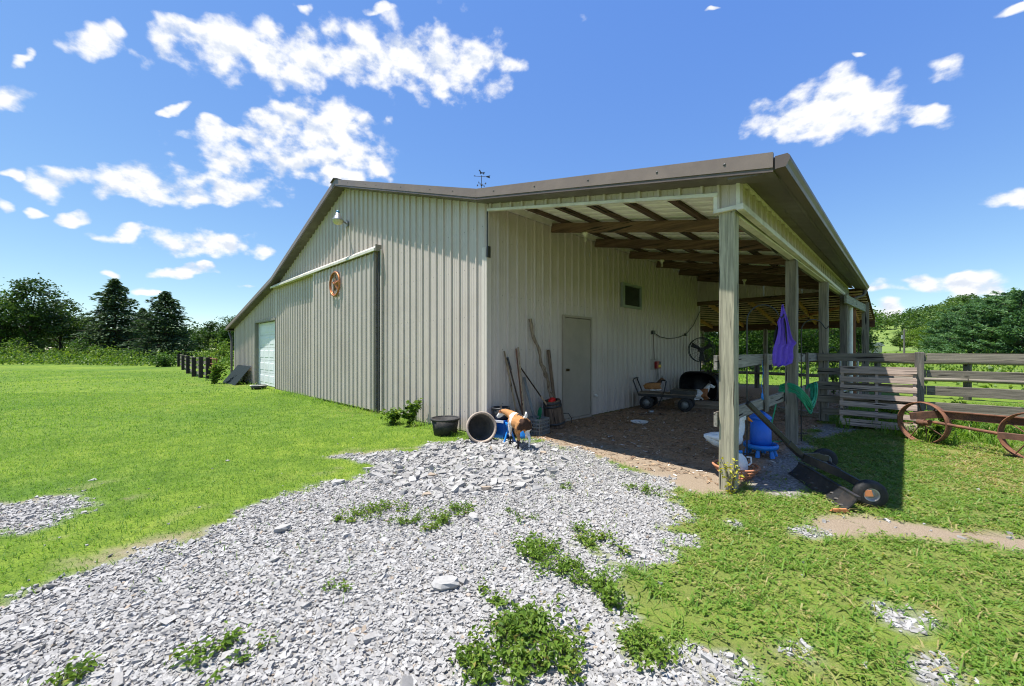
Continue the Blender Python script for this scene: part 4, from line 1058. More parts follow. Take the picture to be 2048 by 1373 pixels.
# ---- white goose behind the corner post
def goose():
    t = empty('goose', (3.14, 1.30, gzf(3.14, 1.3)), R(44), 'white goose with orange bill feeding behind the corner post', 'goose'); mb = MB()
    mb.tube([(-.27, 0, .285), (-.22, 0, .27), (-.13, 0, .245), (-.02, 0, .23), (.09, 0, .235), (.17, 0, .26), (.20, 0, .28)], [.012, .045, .088, .112, .108, .082, .05], 16)
    mb.tube([(.14, 0, .27), (.205, 0, .34), (.225, 0, .42), (.22, 0, .485), (.235, 0, .52)], [.075, .046, .034, .032, .033], 12)
    mb.tube([(.225, 0, .525), (.26, 0, .525), (.285, 0, .512)], [.034, .036, .024], 12)
    organic('body', mb, .009, 'feather', t, None, 5)
    for s in (-1, 1):
        MB().tube([(-.02, .045 * s, .15), (-.015, .045 * s, .07), (.0, .045 * s, .02)], [.022, .011, .01], 7).build('leg', 'beak', t)
        MB().add([(0, .045 * s, .025), (.075, .015 * s, .004), (.09, .045 * s, .004), (.075, .08 * s, .004), (-.02, .045 * s, .004)], [(0, 1, 2), (0, 2, 3), (0, 3, 4), (0, 4, 1)]).build('foot', 'beak', t)
        mb = MB(); mb.tube([(.10, .085 * s, .27), (.0, .108 * s, .265), (-.13, .085 * s, .275), (-.25, .03 * s, .295)], [.03, .05, .042, .008], 8); mb.build('wing', 'feather', t)
        MB().ball((.262, .031 * s, .532), .006, 8, 6).build('eye', 'black_plastic', t)
    mb = MB(); mb.tube([(.278, 0, .518), (.315, 0, .495), (.352, 0, .468)], [.023, .018, .009], 9); mb.build('bill', 'beak', t)
goose()

# ---- vessels and tools at the barn corner
t = empty('tipped_pot', (.14, -.30, gzf(.14, -.3)), 0, 'big dark pot with pale rim tipped on its side at the corner', 'pot')
ax = Vector((.86, -.46, .20)).normalized(); c0 = Vector((.10, -.02, .225))
MB().lathe([(.0, -.36), (.165, -.36), (.175, -.34), (.215, -.03), (.212, -.03), (.195, -.04), (.158, -.325), (.0, -.33)], 28, c0, ax).build('pot_wall', 'pot_grey', t)
MB().lathe([(.205, -.032), (.222, -.035), (.236, -.02), (.236, .015), (.222, .026), (.205, .015), (.198, -.03)], 28, c0, ax).build('rim', 'pot_rim', t)
def tub(name, loc, r0, r1, h, mat, label, cat, lip=.015, th=.012, group=None):
    t = empty(name, (loc[0], loc[1], gzf(*loc[:2]) if len(loc) < 3 else loc[2]), 0, label, cat, group)
    MB().lathe([(0, .004), (r0, .004), (r1, h), (r1 - th, h), (r0 - th, th), (0, th)], 26).build('tub_wall', mat, t)
    MB().lathe([(r1 - .002, h - .03), (r1 + lip, h - .028), (r1 + lip, h + .004), (r1 - th - .002, h + .004), (r1 - th - .002, h - .01)], 26).build('lip', mat, t)
    return t
tub('rubber_tub', (-.62, -.36), .185, .225, .27, 'rubber', 'round black rubber tub on the grass by the gable', 'tub')
t = empty('feed_bin', (.17, .16, gzf(.17, .16)), R(12), 'blue plastic bin under the black bucket', 'bin')
MB().add([(-.115, -.115, 0), (.115, -.115, 0), (.115, .115, 0), (-.115, .115, 0), (-.14, -.14, .29), (.14, -.14, .29), (.14, .14, .29), (-.14, .14, .29), (-.125, -.125, .29), (.125, -.125, .29), (.125, .125, .29), (-.125, .125, .29), (-.10, -.10, .02), (.10, -.10, .02), (.10, .10, .02), (-.10, .10, .02)],
   [(0, 3, 2, 1), (0, 1, 5, 4), (1, 2, 6, 5), (2, 3, 7, 6), (3, 0, 4, 7), (4, 5, 9, 8), (5, 6, 10, 9), (6, 7, 11, 10), (7, 4, 8, 11), (8, 9, 13, 12), (9, 10, 14, 13), (10, 11, 15, 14), (11, 8, 12, 15), (12, 13, 14, 15)]).build('bin_wall', 'blue_plastic', t)
MB().beam((-.145, -.15, .275), (.145, -.15, .275), .015, .035).build('bin_rim', 'white_plastic', t)
tub('black_bucket', (.17, .16, gzf(.17, .16) + .285), .115, .14, .19, 'black_plastic', 'shallow black bucket on top of the blue bin', 'bucket', .008, .006)
t = empty('sawhorse', (.42, .05, gzf(.42, .05)), R(-30), 'bright blue metal stand beside the tipped pot', 'stand')
MB().beam((-.15, 0, .25), (.12, 0, .25), .03, .03).build('top_bar', 'blue_bright', t)
for a, b in (((-.13, 0, .25), (-.17, -.09, 0)), ((-.13, 0, .25), (-.16, .09, 0)), ((.1, 0, .25), (.15, -.09, 0)), ((.1, 0, .25), (.14, .09, 0))):
    MB().beam(a, b, .022, .022).build('leg', 'blue_bright', t)
MB().beam((.12, -.05, .13), (.12, .05, .13), .014, .02).build('brace', 'white_plastic', t)
def tool(name, p0, p1, r, mat, label, head=None, bend=0, cat='tool'):
    p0, p1 = Vector(p0), Vector(p1); t = empty(name, p1, 0, label, cat); d = p0 - p1
    mids = [d * k + Vector((0, math.sin(k * math.pi) * bend, 0)) for k in (0, .25, .5, .75, 1)]
    MB().tube(mids, r, 8).build('handle', mat, t)
    if head: head(t, d)
    return t
def shovel_head(mat):
    def f(t, d):
        x = Vector((0, 1, 0)); dn = d.normalized(); n_ = dn.cross(x).normalized(); vs = []; fs = []
        for j in range(6):
            v = -.02 + .05 * j; w = (.05, .11, .125, .125, .115, .07)[j]
            for i in range(5):
                u = (i - 2) / 2; vs.append(x * (u * w) + dn * (.23 - v) + n_ * (.03 * u * u))
        for j in range(5):
            for i in range(4): fs.append((j * 5 + i, j * 5 + i + 1, j * 5 + i + 6, j * 5 + i + 5))
        o = MB().add(vs, fs, True).build('blade', mat, t); s_ = o.modifiers.new('plate', 'SOLIDIFY'); s_.thickness = .004
    return f
tool('manure_fork', (.035, .36, 1.38), (.26, .52, .02), .014, 'handle_wood', 'pale wooden tool handle leaning leftmost against the side wall', None, .0)
tool('long_shovel', (.035, .44, 1.26), (.36, .60, .02), .015, 'dark_handle', 'dark wooden shovel handle with black grip, second from the corner', lambda t, d: (MB().tube([d * .84, d * 1.01], .019, 8).build('grip', 'black_plastic', t), shovel_head('grey_steel')(t, d)), -.02)
tool('blue_shovel', (.035, .70, 1.44), (.55, .34, .0), .015, 'handle_wood', 'light wooden handled shovel with a blue blade behind the standing goat', lambda t, d: shovel_head('blue_bright')(t, d))
tool('garden_rake', (.035, .645, 1.42), (.28, .60, .02), .012, 'rust', 'thin reddish handle standing next to the light wooden one', None)
tool('steel_straightedge', (.04, .84, .92), (.36, .82, .05), .001, 'grey_steel', 'flat grey steel bar leaning into the grey crate', lambda t, d: MB().beam((0, 0, 0), d, .06, .008, (1, 0, .2)).build('bar', 'grey_steel', t))
t = empty('milk_crate', (.42, .74, gzf(.42, .74)), R(8), 'grey plastic milk crate beside the wooden keg', 'crate')
W_ = .15; Hc = .26
for nx_, ny_ in ((1, 0), (-1, 0), (0, 1), (0, -1)):
    side = Vector((-ny_, nx_, 0)); out = Vector((nx_, ny_, 0)) * W_
    for k in range(5):
        z = .012 + k * .06; MB().beam(out - side * W_ + wz * z, out + side * W_ + wz * z, .008, .02 if k < 4 else .035).build('rail', 'grey_steel', t)
    mb = MB()
    for k in range(7):
        u = -W_ + .0 + k * W_ / 3; mb.beam(out + side * u, out + side * u + wz * Hc, .008, .014, (nx_, ny_, 0))
    tag(mb.build('lattice', 'grey_steel', t), kind='stuff')
MB().box((-W_, -W_, .005), (W_, W_, .015)).build('base', 'grey_steel', t)
t = empty('scoop', (.33, .88, .16), R(-35), 'green plastic scoop sticking out of the grey crate', 'scoop')
MB().prism([(-.03, 0), (.03, 0), (.055, .16), (.035, .24), (-.015, .27), (-.05, .2)], (0, 0, 0), (.9, .43, 0), (.1, .15, 1), .006).build('blade', 'green_plastic', t)
# wooden keg of staves
t = empty('wooden_keg', (.30, 1.40, gzf(.3, 1.4)), 0, 'weathered wooden stave keg leaning by the walk-in door', 'keg')
t.rotation_euler = (R(9), R(-3), 0)
ns = 14
for k in range(ns):
    a0, a1 = 2 * math.pi * k / ns + .02, 2 * math.pi * (k + 1) / ns - .02; mb = MB(); vs = []
    for r, z in ((.185, .02), (.175, .25), (.155, .50)):
        for q, rr in ((a0, r), (a1, r), (a1, r - .018), (a0, r - .018)): vs.append((rr * math.cos(q), rr * math.sin(q), z))
    fs = []
    for j in (0, 4):
        for i in range(4): fs.append((j + i, j + (i + 1) % 4, j + 4 + (i + 1) % 4, j + 4 + i))
    fs += [(3, 2, 1, 0), (8, 9, 10, 11)]
    mb.add(vs, fs); mb.build('stave', 'stave_wood', t)
for z, r in ((.09, .186), (.40, .166), (.455, .162)):
    MB().lathe([(r - .004, z - .02), (r + .004, z - .02), (r + .001, z + .02), (r - .006, z + .02)], 28).build('hoop', 'dark_metal', t)
MB().lathe([(0, .04), (.17, .04)], 20).build('floor', 'stave_wood', t)
MB().tube([(.10, .15, .22), (.14, .24, .20), (.16, .29, .10), (.15, .28, .01)], .008, 6).build('handle', 'dark_metal', t)
tool('twisted_stick', (.04, .97, 1.95), (.31, 1.40, .30), .001, 'stick_wood', 'tall twisted vine stick standing in the keg', lambda t, d: (
    MB().tube([d * k + Vector((.012 * math.sin(k * 21), .016 * math.cos(k * 19), 0)) for k in np.linspace(0, 1, 26)], [.026 + .006 * math.sin(k * 50) + .004 * k for k in np.linspace(0, 1, 26)], 9).build('stem', 'stick_wood', t),
    MB().tube([d * k + Vector((.034 * math.sin(k * 42), .034 * math.cos(k * 42), 0)) for k in np.linspace(.12, .52, 34)], .011, 7).build('vine', 'stick_wood', t)), cat='stick')
tool('dark_pole', (.035, .76, 1.09), (.30, 1.22, .36), .013, 'dark_handle', 'dark slanting pole with pale lower end resting in the keg', lambda t, d: MB().tube([d * .02, d * .3], .016, 8).build('sleeve', 'handle_wood', t), cat='pole')
tool('brown_board', (.035, 1.52, 1.40), (.22, 1.53, .10), .001, 'dark_handle', 'short brown board standing behind the keg', lambda t, d: MB().beam((0, 0, 0), d, .075, .02, (1, 0, .1)).build('board', 'stave_wood', t), cat='board')
t = empty('red_jug', (.33, 1.26, .44), R(20), 'bright red plastic jug lying in the top of the keg', 'jug')
MB().lathe([(0, -.07), (.05, -.065), (.065, -.03), (.06, .03), (.03, .06), (.02, .07), (.02, .085), (0, .085)], 16, (0, 0, .05), (.5, -.6, .5)).build('jug_body', 'red_plastic', t)
MB().tube([(.05, -.02, .06), (.07, -.04, .10), (.03, -.06, .12)], .01, 6).build('jug_handle', 'red_plastic', t)

# ---- under the lean-to
t = empty('shallow_dish', (1.18, 2.85, gzf(1.18, 2.85)), 0, 'white shallow dish lying on the dirt floor', 'dish')
MB().lathe([(0, .008), (.11, .008), (.15, .032), (.165, .034), (.165, .028), (.12, .0), (0, .0)], 26).build('dish', 'white_plastic', t)
t = empty('fence_charger', (.0, 6.05, 1.0), 0, 'red and yellow electric fence charger on a board on the wall', 'charger')
MB().box((.021, -.30, -.13), (.04, .14, .16)).build('backing_board', 'beige_board', t)
MB().box((.04, -.10, -.10), (.12, .14, .09)).build('case', 'red_box', t, bevel=.012)
MB().box((.1205, -.02, -.07), (.125, .13, -.005)).build('label_plate', 'yellow', t)
MB().box((.1205, .0, .01), (.125, .12, .08)).build('panel', 'black_plastic', t)
for dy in (-.06, .02, .08): MB().tube([(.06, dy, -.10), (.07, dy + .02, -.35), (.10, dy + .06, -.6)], .005, 5).build('wire', 'black_plastic', t)
t = empty('power_cord', (.03, 5.87, 1.86), 0, 'dark power cord swagged along the side wall to the far corner', 'cord')
MB().box((-.005, -.06, -.05), (.05, .06, .05)).build('junction', 'dark_metal', t)
cu = [(.02, .0, 0), (.025, .4, -.11), (.025, 1.0, -.15), (.02, 1.6, -.10), (.02, 2.2, .0), (.02, 2.8, .30), (.02, 3.38, .78)]
MB().tube(cu, .011, 6).build('cable', 'black_plastic', t); MB().box((.0, 2.14, -.04), (.045, 2.26, .04)).build('clip', 'dark_metal', t)
MB().tube([(.02, 0, 0), (.025, .02, -.4), (.03, .04, -.72)], .008, 5).build('drop_cable', 'rust_beam', t)
# drum fan
t = empty('drum_fan', (.58, 7.9, gzf(.58, 7.9)), 0, 'black pedestal fan standing at the far end of the wall', 'fan')
fd = Vector((.62, -.75, .05)).normalized(); fx, fy, fz_ = frame(fd); fc_ = Vector((0, 0, 1.40))
MB().tube([fc_ + fx * (.36 * math.cos(a)) + fy * (.36 * math.sin(a)) for a in np.linspace(0, 6.2832, 41)], .014, 7, caps=False).build('cage_ring', 'black_plastic', t)
MB().tube([fc_ - fd * .12 + fx * (.35 * math.cos(a)) + fy * (.35 * math.sin(a)) for a in np.linspace(0, 6.2832, 41)], .01, 6, caps=False).build('cage_ring', 'black_plastic', t)
mb = MB()
for k in range(5):
    r = .07 + k * .06; mb.tube([fc_ + fd * .03 + fx * (r * math.cos(a)) + fy * (r * math.sin(a)) for a in np.linspace(0, 6.2832, 29)], .0035, 4, caps=False)
for k in range(16):
    a = k * math.pi / 8; mb.tube([fc_ + fd * .04, fc_ + fx * (.36 * math.cos(a)) + fy * (.36 * math.sin(a))], .0035, 4)
tag(mb.build('wire_guard', 'black_plastic', t), kind='stuff')
for k in range(3):
    a = k * 2.094 + .4; u = fx * math.cos(a) + fy * math.sin(a); v = fd.cross(u)
    MB().add([fc_ + u * .05 - v * .04 - fd * .05, fc_ + u * .05 + v * .04 - fd * .01, fc_ + u * .31 + v * .12 - fd * .0, fc_ + u * .33 - v * .03 - fd * .06], [(0, 1, 2, 3)]).build('fan_blade', 'black_steel', t)
MB().tube([fc_ - fd * .16, fc_ + fd * .02], .06, 12).build('motor', 'black_plastic', t)
MB().tube([fc_ - fd * .12, (-fd.x * .12, -fd.y * .12, .03)], .022, 8).build('pole', 'black_steel', t)
MB().lathe([(0, .05), (.05, .05), (.26, .02), (.26, 0)], 20, (-fd.x * .12, -fd.y * .12, 0)).build('base', 'black_steel', t)
# garden cart
t = empty('garden_cart', (.80, 5.0, gzf(.8, 5.0)), R(14), 'black four-wheeled garden cart with an arched handle under the lean-to', 'cart')
MB().box((-.62, -.24, .36), (.62, .24, .385)).build('deck', 'plank', t)
MB().box((-.60, -.25, .30), (.60, .25, .3595)).build('tray', 'black_steel', t)
MB().box((.10, -.26, .386), (.62, .26, .47)).build('tray_side', 'black_plastic', t)
for x in (-.42, .42):
    MB().tube([(x, -.24, .15), (x, .24, .15)], .016, 8).build('axle', 'black_steel', t); MB().beam((x, 0, .15), (x, 0, .30), .06, .3, (0, 1, 0)).build('axle_bracket', 'black_steel', t)
    for s in (-1, 1):
        w = MB(); w.lathe([(.085, -.045), (.14, -.045), (.155, -.025), (.155, .025), (.14, .045), (.085, .045), (.085, -.045)], 22, (x, .27 * s, .155), (0, 1, 0)); w = w.build('wheel', 'rubber', t)
        MB().lathe([(0, -.03), (.084, -.035), (.084, .035), (0, .03)], 18, (x, .27 * s, .155), (0, 1, 0)).build('rim', 'grey_steel', w)
MB().tube([(-.60, -.22, .30), (-.74, -.22, .66), (-.72, -.18, .71), (-.72, .18, .71), (-.74, .22, .66), (-.60, .22, .30)], .016, 8).build('push_handle', 'black_steel', t)
MB().tube([(-.15, -.30, .10), (-.02, -.28, .45), (.02, -.27, .68)], .012, 7).build('pull_bar', 'black_steel', t)
# stock tank on its side
t = empty('stock_tank', (.80, 6.98, gzf(.8, 6.98)), R(-26), 'large black plastic stock tank turned on its side', 'tank')
def oval(n=36, a=.66, b=.40):
    o = []
    for k in range(n):
        q = 2 * math.pi * k / n; c, s = math.cos(q), math.sin(q)
        o.append((a * math.copysign(abs(c) ** .62, c), b * math.copysign(abs(s) ** .72, s)))
    return o
ov = oval(); n = len(ov); mb = MB(); vs = []
for y, k in ((-.02, 1.0), (.30, .965), (.60, .93), (.60, .05)): vs += [(x * k, y, .40 + z * k) for x, z in ov]
for y, k in ((.575, .05), (.575, .90), (.30, .935), (-.02, .965)): vs += [(x * k, y, .40 + z * k) for x, z in ov]
fs = []
for j in range(7):
    for i in range(n): fs.append((j * n + i, j * n + (i + 1) % n, (j + 1) * n + (i + 1) % n, (j + 1) * n + i))
mb.add(vs, fs, True); mb.build('tank_wall', 'black_plastic', t)
for yy, kk in ((-.02, 1.0), (.16, .99)):
    MB().tube([(x * kk, yy, .40 + z * kk) for x, z in ov] + [(ov[0][0] * kk, yy, .40 + ov[0][1] * kk)], .022, 6, caps=False).build('rolled_rim', 'black_plastic', t)
t = empty('wood_platform', (1.25, 6.05, gzf(1.25, 6.05)), R(12), 'low plank platform under the white goat', 'platform')
for k in range(4): MB().box((-.62, -.36 + k * .18, .085), (.66, -.20 + k * .18, .115)).build('plank', 'plank', t)
for y in (-.38, .30): MB().box((-.60, y, -.01), (.64, y + .08, .084)).build('runner', 'plank', t)
t = empty('tin_can', (.80, 4.15, gzf(.8, 4.15)), 0, 'small battered tin can lying before the cart', 'can'); MB().lathe([(0, -.05), (.035, -.05), (.035, .05), (.03, .05), (.03, -.04), (0, -.04)], 14, (0, 0, .036), (.8, .5, .0)).build('can', 'galvanised', t)
t = empty('loose_stick', (.95, 3.95, gzf(.95, 3.95) + .02), R(40), 'old grey stick lying on the litter before the cart', 'stick'); MB().tube([(-.3, 0, 0), (0, .02, .012), (.28, 0, 0)], [.016, .02, .012], 7).build('stick', 'stave_wood', t)
# bulb holders on the rafters
for x, y, lb in ((.78, 1.63, 'white lamp holder with spiral bulb on the nearest rafter'), (.83, 4.63, 'white lamp holder with spiral bulb on the third rafter'), (1.75, 7.63, 'white lamp holder with spiral bulb on the far rafter')):
    z = rz(x) - .262; t = empty('lamp_holder', (x, y, z), 0, lb, 'light', 'lamp holders under the lean-to roof')
    MB().lathe([(0, 0), (.055, 0), (.055, -.02), (.03, -.045), (.02, -.075), (0, -.075)], 14).build('socket', 'bulb_white', t)
    hl = [(.017 * math.cos(a), .017 * math.sin(a), -.075 - .085 * a / 25) for a in np.linspace(0, 25, 60)]
    MB().tube(hl, .0065, 5).build('bulb', 'bulb_white', t)

# ---- pen boards between the lean-to posts
t = empty('pen_fence', (3.46, 2.8, 0), 0, 'grey plank pen fence between the lean-to posts', 'fence')
def wl(mb, name, mat, t, bevel=0):
    o = mb.build(name, mat, t, bevel=bevel); o.location = -Vector(t.location); return o
wl(MB().beam((3.445, -.03, 1.272), (3.50, 2.7, 1.27), .03, .145), 'board', 'fence_wood_y', t); wl(MB().beam((3.505, 2.72, 1.27), (3.555, 5.6, 1.265), .03, .145), 'board', 'fence_wood_y', t)
wl(MB().beam((3.445, -.03, .70), (3.50, 2.75, .705), .03, .14), 'board', 'fence_wood_y', t); wl(MB().beam((3.505, 2.77, .70), (3.555, 5.6, .70), .03, .14), 'board', 'fence_wood_y', t)
wl(MB().box((3.50, 1.66, .60), (3.535, 1.75, 1.35)), 'slat', 'post_grey', t); wl(MB().box((3.555, 4.35, .60), (3.59, 4.44, 1.35)), 'slat', 'post_grey', t)
wl(MB().beam((2.0, 6.9, .03), (3.6, 6.0, .03), .14, .14), 'ground_sill', 'fence_wood', t)
# blue twine hanging from the slat
t = empty('blue_twine', (3.49, 1.62, 1.20), 0, 'frayed blue twine hanging from the pen fence', 'twine')
MB().tube([(0, 0, .08), (.012, -.01, -.1), (-.008, 0, -.25), (.006, -.01, -.34)], .004, 5).build('strand', 'blue_bright', t); MB().lathe([(0, .10), (.012, .07), (.018, .0), (.004, -.01)], 8, (0, 0, -.44)).build('tassel', 'blue_bright', t)
# ---- green garden hose over the post
t = empty('garden_hose', (3.62, 2.85, .0), 0, 'green garden hose coiled over the pen board at the second post', 'hose')
rr = random.Random(3)
for k in range(9):
    o1 = rr.uniform(-.02, .02); dz = rr.uniform(-.05, .10); w = rr.uniform(-.04, .05)
    pts = [(-.16 + o1, -.06 + .01 * k, .765 + .012 * k), (-.05 + o1, -.085, .775 + .017 * k), (.05 + o1, -.075 - .008 * k, .745 + .018 * k), (.12, -.06 - .006 * k, .655 + .022 * k), (.17 + w * .3, .04, .50 + dz * .5 + .026 * k), (.19 + w * .4, .12, .42 + dz + .02 * k), (.20 + w * .5, .20, .46 + dz + .018 * k), (.21 + w, .27, .66 + .01 * k), (.20 + w, .33, .83 + .012 * k), (.16 + w, .37, .88), (.10, .36, .80)]
    # smooth the polyline once
    sm = [pts[0]]
    for a, b in zip(pts, pts[1:]): sm += [tuple(a[i] * .75 + b[i] * .25 for i in range(3)), tuple(a[i] * .25 + b[i] * .75 for i in range(3))]
    MB().tube(sm + [pts[-1]], .0105, 7).build('coil', 'green_hose', t)
MB().tube([(-.15, -.10, .76), (-.19, -.14, .6), (-.24, -.18, .3), (-.30, -.22, .05), (-.26, -.1, .014), (-.12, .04, .014), (.0, .10, .014)], .0105, 7).build('loose_end', 'green_hose', t)
# ---- shepherd hooks
def hook(x, y, h, r, ang, label, arch=1.0):
    t = empty('shepherd_hook', (x, y, gzf(x, y)), ang, label, 'hook', 'garden hooks by the lean-to')
    pts = [(0, 0, -.05), (0, 0, h - r)] + [(r - r * math.cos(a), 0, h - r + r * math.sin(a) * arch) for a in np.linspace(.25, 2.75, 14)]
    MB().tube(pts, .0085, 7).build('rod', 'black_steel', t)
    e = pts[-1]; MB().tube([e, (e[0] + .03, 0, e[2] - .035), (e[0] + .06, 0, e[2] - .02), (e[0] + .07, 0, e[2] + .01)], .0075, 6).build('hook_tip', 'black_steel', t)
    MB().tube([(-.09, 0, .12), (.09, 0, .12)], .008, 6).build('step_bar', 'black_steel', t)
    return t
hook(3.41, 1.24, 1.95, .20, R(44), 'tall black shepherd hook holding the purple cloth')
hook(3.66, 3.22, 1.87, .17, R(40), 'black shepherd hook standing right of the second post')
hook(3.72, 5.66, 1.45, .12, R(60), 'thin black hook rod standing at the third post')
# ---- purple halter cloth
t = empty('purple_cloth', (3.725, 1.54, 1.92), R(44), 'purple cloth with black lining hanging from the hook', 'cloth')
def cloth(prof, amp, nfold, name, mat, yoff=0, seed=0):
    vs = []; fs = []; nu, nv = 26, len(prof)
    for j, (z, xl, xr) in enumerate(prof):
        for i in range(nu):
            u = i / (nu - 1); x = xl + (xr - xl) * u; a = amp * min(1, j / 3)
            vs.append((x, yoff + a * math.sin(u * nfold * 6.283 + seed + j * .25) + .02 * math.sin(u * 3.1), z + .012 * math.sin(u * 9 + seed)))
    for j in range(nv - 1):
        for i in range(nu - 1): fs.append((j * nu + i, j * nu + i + 1, (j + 1) * nu + i + 1, (j + 1) * nu + i))
    o = MB().add(vs, fs, True).build(name, mat, t); s_ = o.modifiers.new('thick', 'SOLIDIFY'); s_.thickness = .004; return o
cloth([(.03, -.006, .01), (-.03, -.016, .028), (-.10, -.026, .052), (-.18, -.06, .07), (-.25, -.045, .085), (-.33, -.055, .10), (-.39, -.07, .12), (-.44, -.085, .165), (-.49, -.105, .125), (-.55, -.115, .12), (-.62, -.12, .125), (-.69, -.12, .11), (-.725, -.11, .02)], .014, 3.4, 'cloth', 'purple_cloth')
cloth([(-.14, .0, .012), (-.2, .005, .028), (-.3, .015, .04), (-.38, .025, .045), (-.44, .035, .04)], .012, 1.0, 'lining', 'black_cloth', -.03, 1)
cloth([(-.22, -.05, -.01), (-.32, -.09, -.015), (-.42, -.10, -.02), (-.5, -.08, -.03)], .01, 1.0, 'mesh_flap', 'black_cloth', .02, 2)
# ---- blue poultry feeder
t = empty('poultry_feeder', (3.44, 1.76, gzf(3.44, 1.76)), R(20), 'blue plastic poultry feeder on short legs behind the drawbar', 'feeder')
MB().lathe([(.0, .14), (.115, .14), (.125, .20), (.117, .50), (.11, .50), (0, .50)], 30).build('hopper', 'blue_plastic', t)
MB().lathe([(.126, .485), (.13, .50), (.126, .515), (.05, .575), (.016, .595), (.0, .60)], 30).build('lid', 'blue_plastic', t)
MB().lathe([(.0, .10), (.185, .10), (.203, .12), (.203, .15), (.19, .165), (.175, .155), (.17, .125), (.11, .12)], 32).build('tray', 'blue_bright', t)
for k in range(6):
    a = k * math.pi / 3 + .2; MB().tube([(.15 * math.cos(a), .15 * math.sin(a), .105), (.175 * math.cos(a), .175 * math.sin(a), .0)], [.022, .03], 9).build('leg', 'blue_bright', t)
# ---- wire basket and jug behind the corner post
t = empty('round_basket', (3.47, .56, gzf(3.47, .56)), 0, 'orange-brown slatted round basket behind the corner post', 'basket')
for z, r in ((.015, .15), (.05, .18), (.085, .205), (.12, .225)):
    MB().tube([(r * math.cos(a), r * math.sin(a), z) for a in np.linspace(0, 6.2832, 33)], .008 if z < .1 else .013, 6, caps=False).build('hoop', 'terracotta', t)
for k in range(24):
    a = k * math.pi / 12; MB().tube([(.10 * math.cos(a), .10 * math.sin(a), .008), (.15 * math.cos(a), .15 * math.sin(a), .015), (.226 * math.cos(a), .226 * math.sin(a), .12)], .006, 5).build('rib', 'terracotta', t)
MB().lathe([(0, .006), (.10, .006), (.10, .012), (0, .012)], 20).build('base', 'terracotta', t)
t = empty('plastic_jug', (3.50, .60, gzf(3.5, .6) + .015), 0, 'white plastic gallon jug standing in the slatted basket', 'jug')
MB().lathe([(0, .0), (.07, .0), (.078, .02), (.078, .14), (.06, .19), (.028, .225), (.022, .24), (.022, .255), (0, .255)], 22).build('jug_body', 'white_plastic', t)
MB().lathe([(.024, .238), (.026, .238), (.026, .265), (0, .265)], 14).build('cap', 'blue_bright', t)
MB().tube([(.06, .03, .20), (.095, .05, .20), (.10, .05, .14), (.075, .035, .11)], .009, 7).build('jug_handle', 'white_plastic', t)
# ---- pull-behind box scraper resting against the corner post
t = empty('box_scraper', (4.1, .8, 0), 0, 'black pull-behind box scraper with two wheels beside the corner post', 'scraper')
def W(mb, name, mat, bevel=0, parent=None):
    o = mb.build(name, mat, parent or t, bevel=bevel)
    if parent is None: o.location = -Vector(t.location)
    return o
A_, J_ = Vector((3.655, .28, .86)), Vector((4.03, .84, .27))
HR, HL = Vector((4.58, .45, .122)), Vector((4.13, 1.60, .122)); axd = (HL - HR).normalized()
W(MB().beam(A_, J_, .042, .046), 'drawbar', 'black_steel', .004)
W(MB().beam(J_ + (A_ - J_) * .03, J_ + (A_ - J_) * .28, .055, .058), 'drawbar_sleeve', 'black_steel', .004)
for H in (HR - axd * -.06, HL - axd * .12):
    q = Vector((H.x, H.y, .15)); W(MB().beam(J_, J_.lerp(q, .62) + wz * .02, .026, .085), 'side_arm', 'black_steel', .004)
    W(MB().beam(J_.lerp(q, .60) + wz * .02, q, .024, .07), 'side_arm', 'black_steel', .004)
W(MB().tube([HR, HL], .017, 8), 'axle', 'black_steel')
for H in (HR, HL):
    w_ = W(MB().lathe([(.058, -.042), (.098, -.047), (.116, -.033), (.122, -.01), (.122, .01), (.116, .033), (.098, .047), (.058, .042), (.058, -.042)], 30, H, axd), 'wheel', 'rubber')
    MB().lathe([(0, -.012), (.024, -.025), (.028, -.012), (.043, -.01), (.051, -.038), (.0595, -.04), (.0595, .04), (.051, .038), (.04, .0), (0, .0)], 24, H, axd).build('rim', 'rim_paint', w_)
    MB().lathe([(.1222, -.006), (.1235, -.006), (.1235, .006), (.1222, .006)], 30, H, axd).build('tread', 'rubber', w_)
BR, BL = Vector((4.43, .14, .012)), Vector((3.87, 1.08, .012)); bd = (BL - BR).normalized(); bn = Vector((-bd.y, bd.x, 0)) * -1
if bn.x < 0: bn = -bn
vs = []; fs = []
prof = [(-.01, .0), (.02, .022), (.045, .05), (.07, .08), (.09, .115)]
for P in (BR, BL): vs += [P + bn * a + wz * b for a, b in prof] + [P + bn * (a + .012) + wz * b for a, b in prof]
m5 = 5
for i in range(4): fs += [(i, i + 1, i + 11, i + 10), (i + 5, i + 15, i + 16, i + 6)]
fs += [(0, 10, 15, 5), (4, 9, 19, 14), (0, 5, 6, 1), (1, 6, 7, 2), (2, 7, 8, 3), (3, 8, 9, 4), (10, 11, 16, 15), (11, 12, 17, 16), (12, 13, 18, 17), (13, 14, 19, 18)]
W(MB().add(vs, fs), 'blade', 'black_steel')
W(MB().beam(BR + bn * .105 + wz * .12, BL + bn * .105 + wz * .12, .03, .03), 'blade_stiffener', 'black_steel')
W(MB().prism([(-.02, .0), (.05, .0), (.15, .07), (.15, .13), (.12, .12), (.05, .045)], BL - bd * .006, bn, (0, 0, 1), .012), 'end_plate', 'black_steel')
W(MB().prism([(-.12, 0), (.02, 0), (.0, .03), (-.10, .02)], BR + wz * .004 - bd * .02, bn, (0, 0, 1), .02), 'skid_shoe', 'orange_rust')
W(MB().beam(HR + Vector((-.10, -.05, -.01)), HR - axd * .052 + Vector((-.0, .0, .02)), .012, .05), 'axle_tab', 'orange_rust')
mb = MB()
